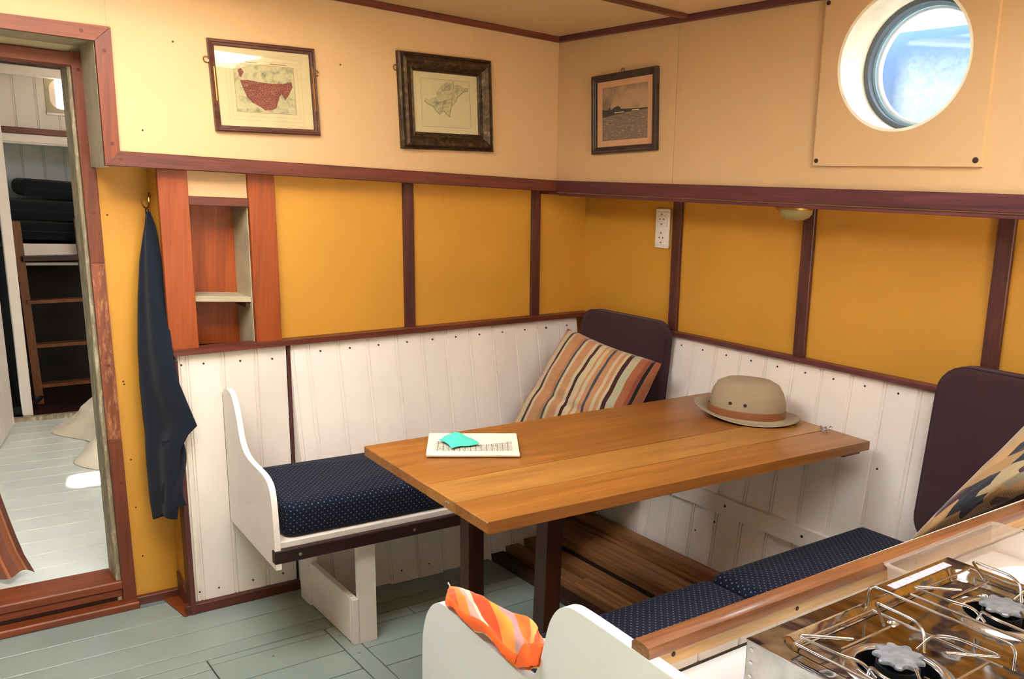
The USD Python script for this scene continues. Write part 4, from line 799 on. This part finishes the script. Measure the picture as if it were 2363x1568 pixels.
obj('divider_wire', tube([(-1.243, -2.118, SZ), (-1.243, -2.119, .862), (-1.246, -2.346, .862), (-1.246, -2.347, SZ)], .0025, 8, .014), 'wire_steel', st, smooth=50, label='long looped wire between the burners')
for c in ((-1.235, -2.16), (-1.0, -2.19)): obj('clip', lathe([(.009, 0), (.007, .004), (.002, .006)], (*c, SZ - .0155), 14), 'steel', st, smooth=40)
mat('sticker', {'g': ('geometry', {}), 'm': ('mapping', {'scale': (260, 110, 1)}), 'n': ('noise_texture', {'scale': 1, 'detail': 1}), 'r': ('rgb_ramp', {'ramp': [(.42, lin('#b795a4')), (.52, lin('#e2dadd'))]}), 'p': ('principled_bsdf', {'roughness': .4})}, [('g.position', 'm.vector'), ('m.vector', 'n.vector'), ('n.fac', 'r.fac'), ('r.color', 'p.base_color')])
obj('warning_sticker', box(-1.142, -.950, -2.1095, -2.0935, SZ, SZ + .0006, .0002), 'sticker', st, label='white sticker with lines of tiny faded print')
mat('tub_plastic', {'t': ('transparent_bsdf', {'color': (.97, .95, .92)}), 'd': ('diffuse_bsdf', {'color': lin('#f2e8da')}), 'tr': ('translucent_bsdf', {'color': lin('#f4eadc')}), 'a': ('mix_closure', {'fac': .5}), 'gl': ('glossy_bsdf', {'roughness': .1}), 'm': ('mix_closure', {'fac': .3}), 'm2': ('mix_closure', {'fac': .06})},
    [('d.BSDF', 'a.closure1'), ('tr.BSDF', 'a.closure2'), ('t.BSDF', 'm.closure1'), ('a.closure', 'm.closure2'), ('m.closure', 'm2.closure1'), ('gl.BSDF', 'm2.closure2')], 'm2.closure')
tq = np.array([(-1.045, -2.040), (-.735, -2.034), (-.70, -2.30), (-.905, -2.31), (-.908, -2.078), (-1.045, -2.080)])
tb_ = thing('plastic_tub', 'translucent plastic tub on the counter behind and beside the stove', 'tub', (-.8, -2.15, .751))
def tub_ring(s, z, sp_=Polygon(tq)):
    g = sp_.buffer(s, join_style=1, quad_segs=3); c = np.array(g.exterior.coords)[:-1]
    t = np.linspace(0, 1, 73)[:-1]; L = g.exterior.length; return np.array([[*g.exterior.interpolate(k * L).coords[0], z] for k in t])
rect = Polygon([(-.905, -2.31), (-.905, -2.036), (-.62, -2.036), (-.62, -2.31)]).buffer(-.03).buffer(.03)
tray = Polygon([(-1.045, -2.076), (-1.045, -2.022), (-.68, -2.022), (-.68, -2.076)]).buffer(-.012).buffer(.012)
TQ = Polygon(rounded_rect(.36, .052, .015) + np.array([-.865, -2.051]))
def polyring(P, s, z, n=64):
    g = P.buffer(s, quad_segs=6); L = g.exterior.length; o = max(range(200), key=lambda k: g.exterior.interpolate(k / 200 * L).coords[0][0] - g.exterior.interpolate(k / 200 * L).coords[0][1]) / 200
    pts = np.array([g.exterior.interpolate(((o + k / n) % 1) * L).coords[0] for k in range(n)]); return np.column_stack([pts, np.full(n, z)])
TP = Polygon([(-1.03, -2.078), (-1.03, -2.024), (-.60, -2.024), (-.60, -2.36), (-.895, -2.36), (-.895, -2.078)]).buffer(-.012).buffer(.012)
obj('body', loft([polyring(TP, 0.0, .812, 120), polyring(TP, -.008, .7525, 120), polyring(TP, -.0095, .754, 120), polyring(TP, -.0015, .812, 120), polyring(TP, 0.0, .812, 120)], (False, False)), 'tub_plastic', tb_, smooth=40)
obj('floor', prism(TP.buffer(-.008), XY, .7515, .753), 'tub_plastic', tb_)
obj('rim', loft([polyring(TP, .006, .8105, 120), polyring(TP, .006, .814, 120), polyring(TP, -.003, .8145, 120), polyring(TP, -.003, .8105, 120), polyring(TP, .006, .8105, 120)], (False, False)), 'tub_plastic', tb_, smooth=40)
pc = np.array([-.745, -2.21])
wp = thing('white_plate', 'white dish lying inside the plastic tub', 'dish', (pc[0], pc[1], .754))
obj('dish', lathe([(.05, .0), (.07, .002), (.108, .012), (.110, .013), (.107, .0135), (.07, .0045), (.0, .0035)], (pc[0], pc[1], .7535), 48, cap=(True, True)), 'white_gloss', wp, smooth=40)

# ------------------------------------------------------------------ pictures
plain('mat_board', '#dcc08e', .7); plain('mat_board_b', '#c9996f', .7); plain('map_paper', '#ddc391', .7); plain('ink_grey', '#8b8166', .7); plain('ink_brown', '#8a6240', .7); plain('ink_line', '#b79a6c', .7); plain('gilt_pale', '#d8b877', .3, .7)
wood('frame_dark', '#2a201d', '#4a3a35', 'x', .3, rnd=.1); wood('frame_brown', '#43231a', '#6b4030', 'x', .3, rnd=.1)
mat('old_gilt', {'g': ('geometry', {}), 'n': ('noise_texture', {'scale': 55, 'detail': 6, 'roughness': .7}), 'r': ('rgb_ramp', {'ramp': [(.35, lin('#2e2319')), (.58, lin('#54432e')), (.76, lin('#94784a'))]}), 'b': ('bump', {'strength': .3, 'distance': .002}), 'p': ('principled_bsdf', {'metallic': .65, 'roughness': .36})}, [('g.position', 'n.vector'), ('n.fac', 'r.fac'), ('r.color', 'p.base_color'), ('n.fac', 'b.height'), ('b.normal', 'p.normal')])
mat('print_red', {'g': ('geometry', {}), 'v': ('voronoi_texture', {'scale': 150, 'feature': 'distance_to_edge'}), 'r': ('rgb_ramp', {'ramp': [(.03, lin('#b5735a')), (.09, lin('#8a3729'))]}), 'n': ('noise_texture', {'scale': 40, 'detail': 5}), 'x': ('mix', {'mix_type': 'multiply', 'fac': .35}), 'p': ('principled_bsdf', {'roughness': .7})}, [('g.position', 'v.vector'), ('g.position', 'n.vector'), ('v.distance', 'r.fac'), ('r.color', 'x.color1'), ('n.color', 'x.color2'), ('x.color', 'p.base_color')])
mat('print_green', {'g': ('geometry', {}), 'n': ('noise_texture', {'scale': 48, 'detail': 6, 'roughness': .7}), 'r': ('rgb_ramp', {'ramp': [(.36, lin('#8d8460')), (.52, lin('#cbb583'))]}), 'p': ('principled_bsdf', {'roughness': .7})}, [('g.position', 'n.vector'), ('n.fac', 'r.fac'), ('r.color', 'p.base_color')])
mat('photo_sky', {'g': ('geometry', {}), 'n': ('noise_texture', {'scale': 11, 'detail': 3}), 'r': ('rgb_ramp', {'ramp': [(.36, lin('#5b5148')), (.62, lin('#b08f6c'))]}), 'p': ('principled_bsdf', {'roughness': .5})}, [('g.position', 'n.vector'), ('n.fac', 'r.fac'), ('r.color', 'p.base_color')])
mat('photo_water', {'g': ('geometry', {}), 'm': ('mapping', {'scale': (60, 60, 260)}), 'n': ('noise_texture', {'scale': 1, 'detail': 4, 'roughness': .7}), 'r': ('rgb_ramp', {'ramp': [(.42, lin('#6d5d4f')), (.62, lin('#8a7662')), (.70, lin('#d8c0a0'))]}), 'p': ('principled_bsdf', {'roughness': .5})}, [('g.position', 'm.vector'), ('m.vector', 'n.vector'), ('n.fac', 'r.fac'), ('r.color', 'p.base_color')])
plain('photo_dark', '#3c3833', .5)
class Pic:
    def __init__(s, c, ax, tilt, name, lab):
        s.n = np.array((0, -1, 0.)) if ax == 'x' else np.array((-1, 0, 0.)); h = np.array((1, 0, 0.)) if ax == 'x' else np.array((0, -1, 0.)); z = np.array((0, 0, 1.))
        s.a = h * math.cos(tilt) + z * math.sin(tilt); s.b = z * math.cos(tilt) - h * math.sin(tilt); s.c = np.array(c, float)
        s.p = thing(name, lab, 'picture', c, 'framed pictures on the cream walls')
    def at(s, u, v, d): return s.c + s.a * u + s.b * v + s.n * d
    def rect(s, u0, u1, v0, v1, d, t, name, mt, **k):
        q = [s.at(u0, v0, d), s.at(u1, v0, d), s.at(u1, v1, d), s.at(u0, v1, d)]; return obj(name, bar(q, s.n * t, min(t * .3, .0004)), mt, s.p, **k)
    def frame(s, w, h, prof, mt):
        for k in range(4):
            cs = [(-1, -1), (1, -1), (1, 1), (-1, 1)]; (x0, y0), (x1, y1) = cs[k], cs[(k + 1) % 4]
            r0 = [s.at(x0 * (w / 2 - i), y0 * (h / 2 - i), d) for i, d in prof]; r1 = [s.at(x1 * (w / 2 - i), y1 * (h / 2 - i), d) for i, d in prof]
            obj('frame_side', loft([r0, r1]), mt, s.p, smooth=25)
    def lines(s, u0, u1, v0, v1, d, t, mt, name='printed_border'):
        obj(name, join(*[bar([s.at(*p, d) for p in q], s.n * .0002, .00005) for q in (((u0, v0), (u1, v0), (u1, v0 + t), (u0, v0 + t)), ((u0, v1 - t), (u1, v1 - t), (u1, v1), (u0, v1)), ((u0, v0), (u0 + t, v0), (u0 + t, v1), (u0, v1)), ((u1 - t, v0), (u1, v0), (u1, v1), (u1 - t, v1)))]), mt, s.p)
    def poly(s, pts, d, mt, name, t=.0003): obj(name, prism(Polygon(pts).buffer(0), lambda u, v, w: tuple((s.c[:, None] + s.a[:, None] * u + s.b[:, None] * v + s.n[:, None] * w)), d, d + t), mt, s.p)
    def curve(s, pts, d, r, mt, name): obj(name, tube([s.at(*p, d) for p in pts], r, 5), mt, s.p)
def screw_eye(P, u, v, nm='hanging_eye'):
    obj(nm, tube([P.at(u + .008 * math.cos(t), v + .009 * math.sin(t), .004) for t in np.linspace(0, 2 * math.pi, 13)], .0018, 6), 'hook_brass', P.p, smooth=50)
# 1: town map with a red quarter
P = Pic((-1.412, UY - .001, 1.7475), 'x', .04, 'framed_map', 'framed map with a dark red town quarter, leftmost picture near the doorway')
P.frame(.342, .272, [(0, 0), (0, .014), (.004, .018), (.008, .017), (.010, .013), (.0165, .012), (.0185, .009), (.0185, 0)], 'frame_brown')
for v0, v1, sd in ((-.045, .055, -1), (-.06, .075, 1)): P.rect(sd * .161 - .003, sd * .161 + .003, v0, v1, .0125, .0016, 'gilt_band', 'brass')
P.rect(-.155, .155, -.12, .12, .002, .003, 'mat_board', 'mat_board')
P.lines(-.122, .122, -.098, .095, .005, .0007, 'ink_line'); P.lines(-.110, .110, -.086, .083, .005, .0007, 'ink_line'); P.lines(-.098, .098, -.074, .072, .005, .0011, 'ink_brown')
P.rect(-.096, .096, -.072, .070, .005, .0003, 'map_sheet', 'print_green')
P.poly([(-.080, .022), (-.056, .024), (-.02, .020), (.02, .018), (.058, .020), (.088, .028), (.090, .012), (.076, -.012), (.062, -.030), (.052, -.012), (.044, -.02), (.030, -.056), (.012, -.064), (-.006, -.066), (-.024, -.054), (-.046, -.044), (-.062, -.028), (-.072, -.004)], .0055, 'print_red', 'red_quarter')
P.poly([(-.084, .052), (-.074, .058), (-.066, .046), (-.076, .030), (-.082, .036)], .0055, 'print_red', 'red_quarter')
P.rect(-.06, -.02, .0765, .0785, .005, .0003, 'title_line', 'ink_brown'); P.rect(.02, .075, .0765, .0785, .005, .0003, 'title_line', 'ink_brown')
P.rect(-.156, .156, -.121, .121, .0085, .0015, 'glass', 'pane'); screw_eye(P, -.178, .075); screw_eye(P, .176, .062)
# 2: county map in a wide moulded frame
P = Pic((-.741, UY - .001, 1.771), 'x', .038, 'framed_map', 'framed pale county map in a wide bronze moulded frame, middle picture')
P.frame(.391, .328, [(0, 0), (0, .016), (.006, .022), (.010, .019), (.014, .027), (.024, .030), (.036, .026), (.046, .017), (.050, .018), (.053, .013), (.056, .014), (.060, .009), (.061, 0)], 'old_gilt')
P.rect(-.138, .138, -.107, .107, .002, .003, 'mat_board', 'map_paper'); P.lines(-.104, .104, -.083, .083, .005, .0009, 'ink_brown'); P.lines(-.099, .099, -.078, .078, .005, .0005, 'ink_line')
coast = [(-.092, .004), (-.086, .012), (-.070, .006), (-.060, .014), (-.036, .022), (-.040, .034), (-.020, .060), (.006, .074), (.030, .070), (.028, .078), (.036, .080), (.033, .066), (.046, .068), (.064, .066), (.074, .058), (.094, .060), (.093, .050), (.074, .046), (.066, .038), (.050, .028), (.040, .010), (.024, -.004), (.014, -.030), (.013, -.046), (.000, -.038), (-.010, -.026), (-.022, -.030), (-.030, -.040), (-.046, -.024), (-.058, -.012), (-.080, -.004)]
P.poly(coast, .0051, 'print_green', 'county_shape')
P.curve(coast[15:] + coast[:1], .0055, .0013, 'ink_grey', 'coast_line'); P.curve(coast[:16], .0055, .0005, 'ink_grey', 'coast_line')
for L_ in ([(-.04, .03), (-.01, .045), (.02, .05)], [(-.06, .0), (-.02, .005), (.03, .02)], [(.004, .03), (.03, .04), (.034, .066)], [(-.03, -.02), (-.01, -.012), (.01, -.01)], [(.02, -.002), (.026, .03), (.05, .05)]): P.curve(L_, .0055, .0007, 'ink_grey', 'boundary_line')
P.rect(-.137, .137, -.106, .106, .0065, .0015, 'glass', 'pane'); screw_eye(P, -.201, .108)
# 3: photograph of water on the right wall
P = Pic((VX - .001, -.4475, 1.775), 'y', .042, 'framed_photograph', 'framed dark photograph of a wide water with a low shore on the right wall')
P.frame(.333, .284, [(0, 0), (0, .014), (.004, .018), (.012, .017), (.014, .013), (.018, .013), (.020, .010), (.024, .009), (.025, 0)], 'frame_dark')
P.rect(-.146, .146, -.121, .121, .002, .003, 'mat_board', 'mat_board_b')
P.rect(-.115, .117, .006, .096, .005, .0004, 'photo_sky', 'photo_sky'); P.rect(-.115, .117, -.096, .0055, .005, .0004, 'photo_water', 'photo_water')
P.poly([(-.115, -.012), (-.115, .018), (-.085, .014), (-.075, .024), (-.070, .014), (-.05, .022), (-.03, .026), (-.015, .014), (.02, .012), (.06, .010), (.117, .009), (.117, .004), (.02, .001), (-.05, -.005)], .0055, 'photo_dark', 'far_shore')
P.rect(-.05, .0, .001, .004, .0059, .0003, 'pale_boat', 'map_paper'); P.rect(.04, .075, .003, .0065, .0059, .0003, 'pale_boat', 'map_paper')
screw_eye(P, -.01, .147)

# double socket outlet
ou = thing('socket_outlet', 'white double socket outlet on the yellow panel beside the corner', 'outlet', (0, -.456, 1.36))
oy, oz = -.456, 1.361
obj('plate', pad(.072, .152, .011, .008, .003, lambda u, v, t: (-t, oy - u, oz + v), crown=0), 'outlet_white', ou, smooth=30)
for k in (1, -1):
    so = UsdGeom.Xform.Define(stage, fresh(path_of(ou), 'socket')).GetPrim(); zc = oz + k * .0355
    aa = np.arange(28) * 2 * math.pi / 28; rg = lambda r, d: np.stack([np.full(28, -d), oy + r * np.cos(aa), zc + r * np.sin(aa)], 1)
    obj('surround', pad(.056, .056, .0145, .004, .0015, lambda u, v, t: (-t, oy - u, zc + v), crown=0), 'outlet_white', so, smooth=30)
    obj('well', loft([rg(.0215, .0146), rg(.0225, .0158), rg(.0205, .0158), rg(.0195, .0148), rg(.0, .0146)], (False, False)), 'outlet_white', so, smooth=30)
    obj('pin_hole', join(*[disc((-.0146, oy + s * .0095, zc), (-1, 0, 0), .0028, .0006, 10) for s in (-1, 1)]), 'dark', so)
    for s in (.016, -.0215): obj('earth_clip', box(-.0165, -.0145, oy - .003, oy + .003, zc + s, zc + s + .0055, .0004), 'brass', so)

# small dome lamp under the right beam
lp_ = thing('cabin_lamp', 'small brass and glass dome lamp under the right-hand beam', 'lamp', (-.135, -1.135, 1.47))
LC = (-.135, -1.135, ZB - .017)
obj('base', lathe([(.052, .012), (.054, .006), (.054, -.004), (.050, -.006)], LC, 36), 'brass', lp_, smooth=40)
obj('dome', lathe([(.052, -.005), (.050, -.016), (.042, -.028), (.026, -.036), (.006, -.038)], LC, 36), 'lamp_glass', lp_, smooth=60)
obj('switch', join(box(-.145, -.125, -1.083, -1.070, ZB - .024, ZB - .012, .002), disc((-.135, -1.07, ZB - .018), (0, 1, 0), .004, .008)), 'brass', lp_)
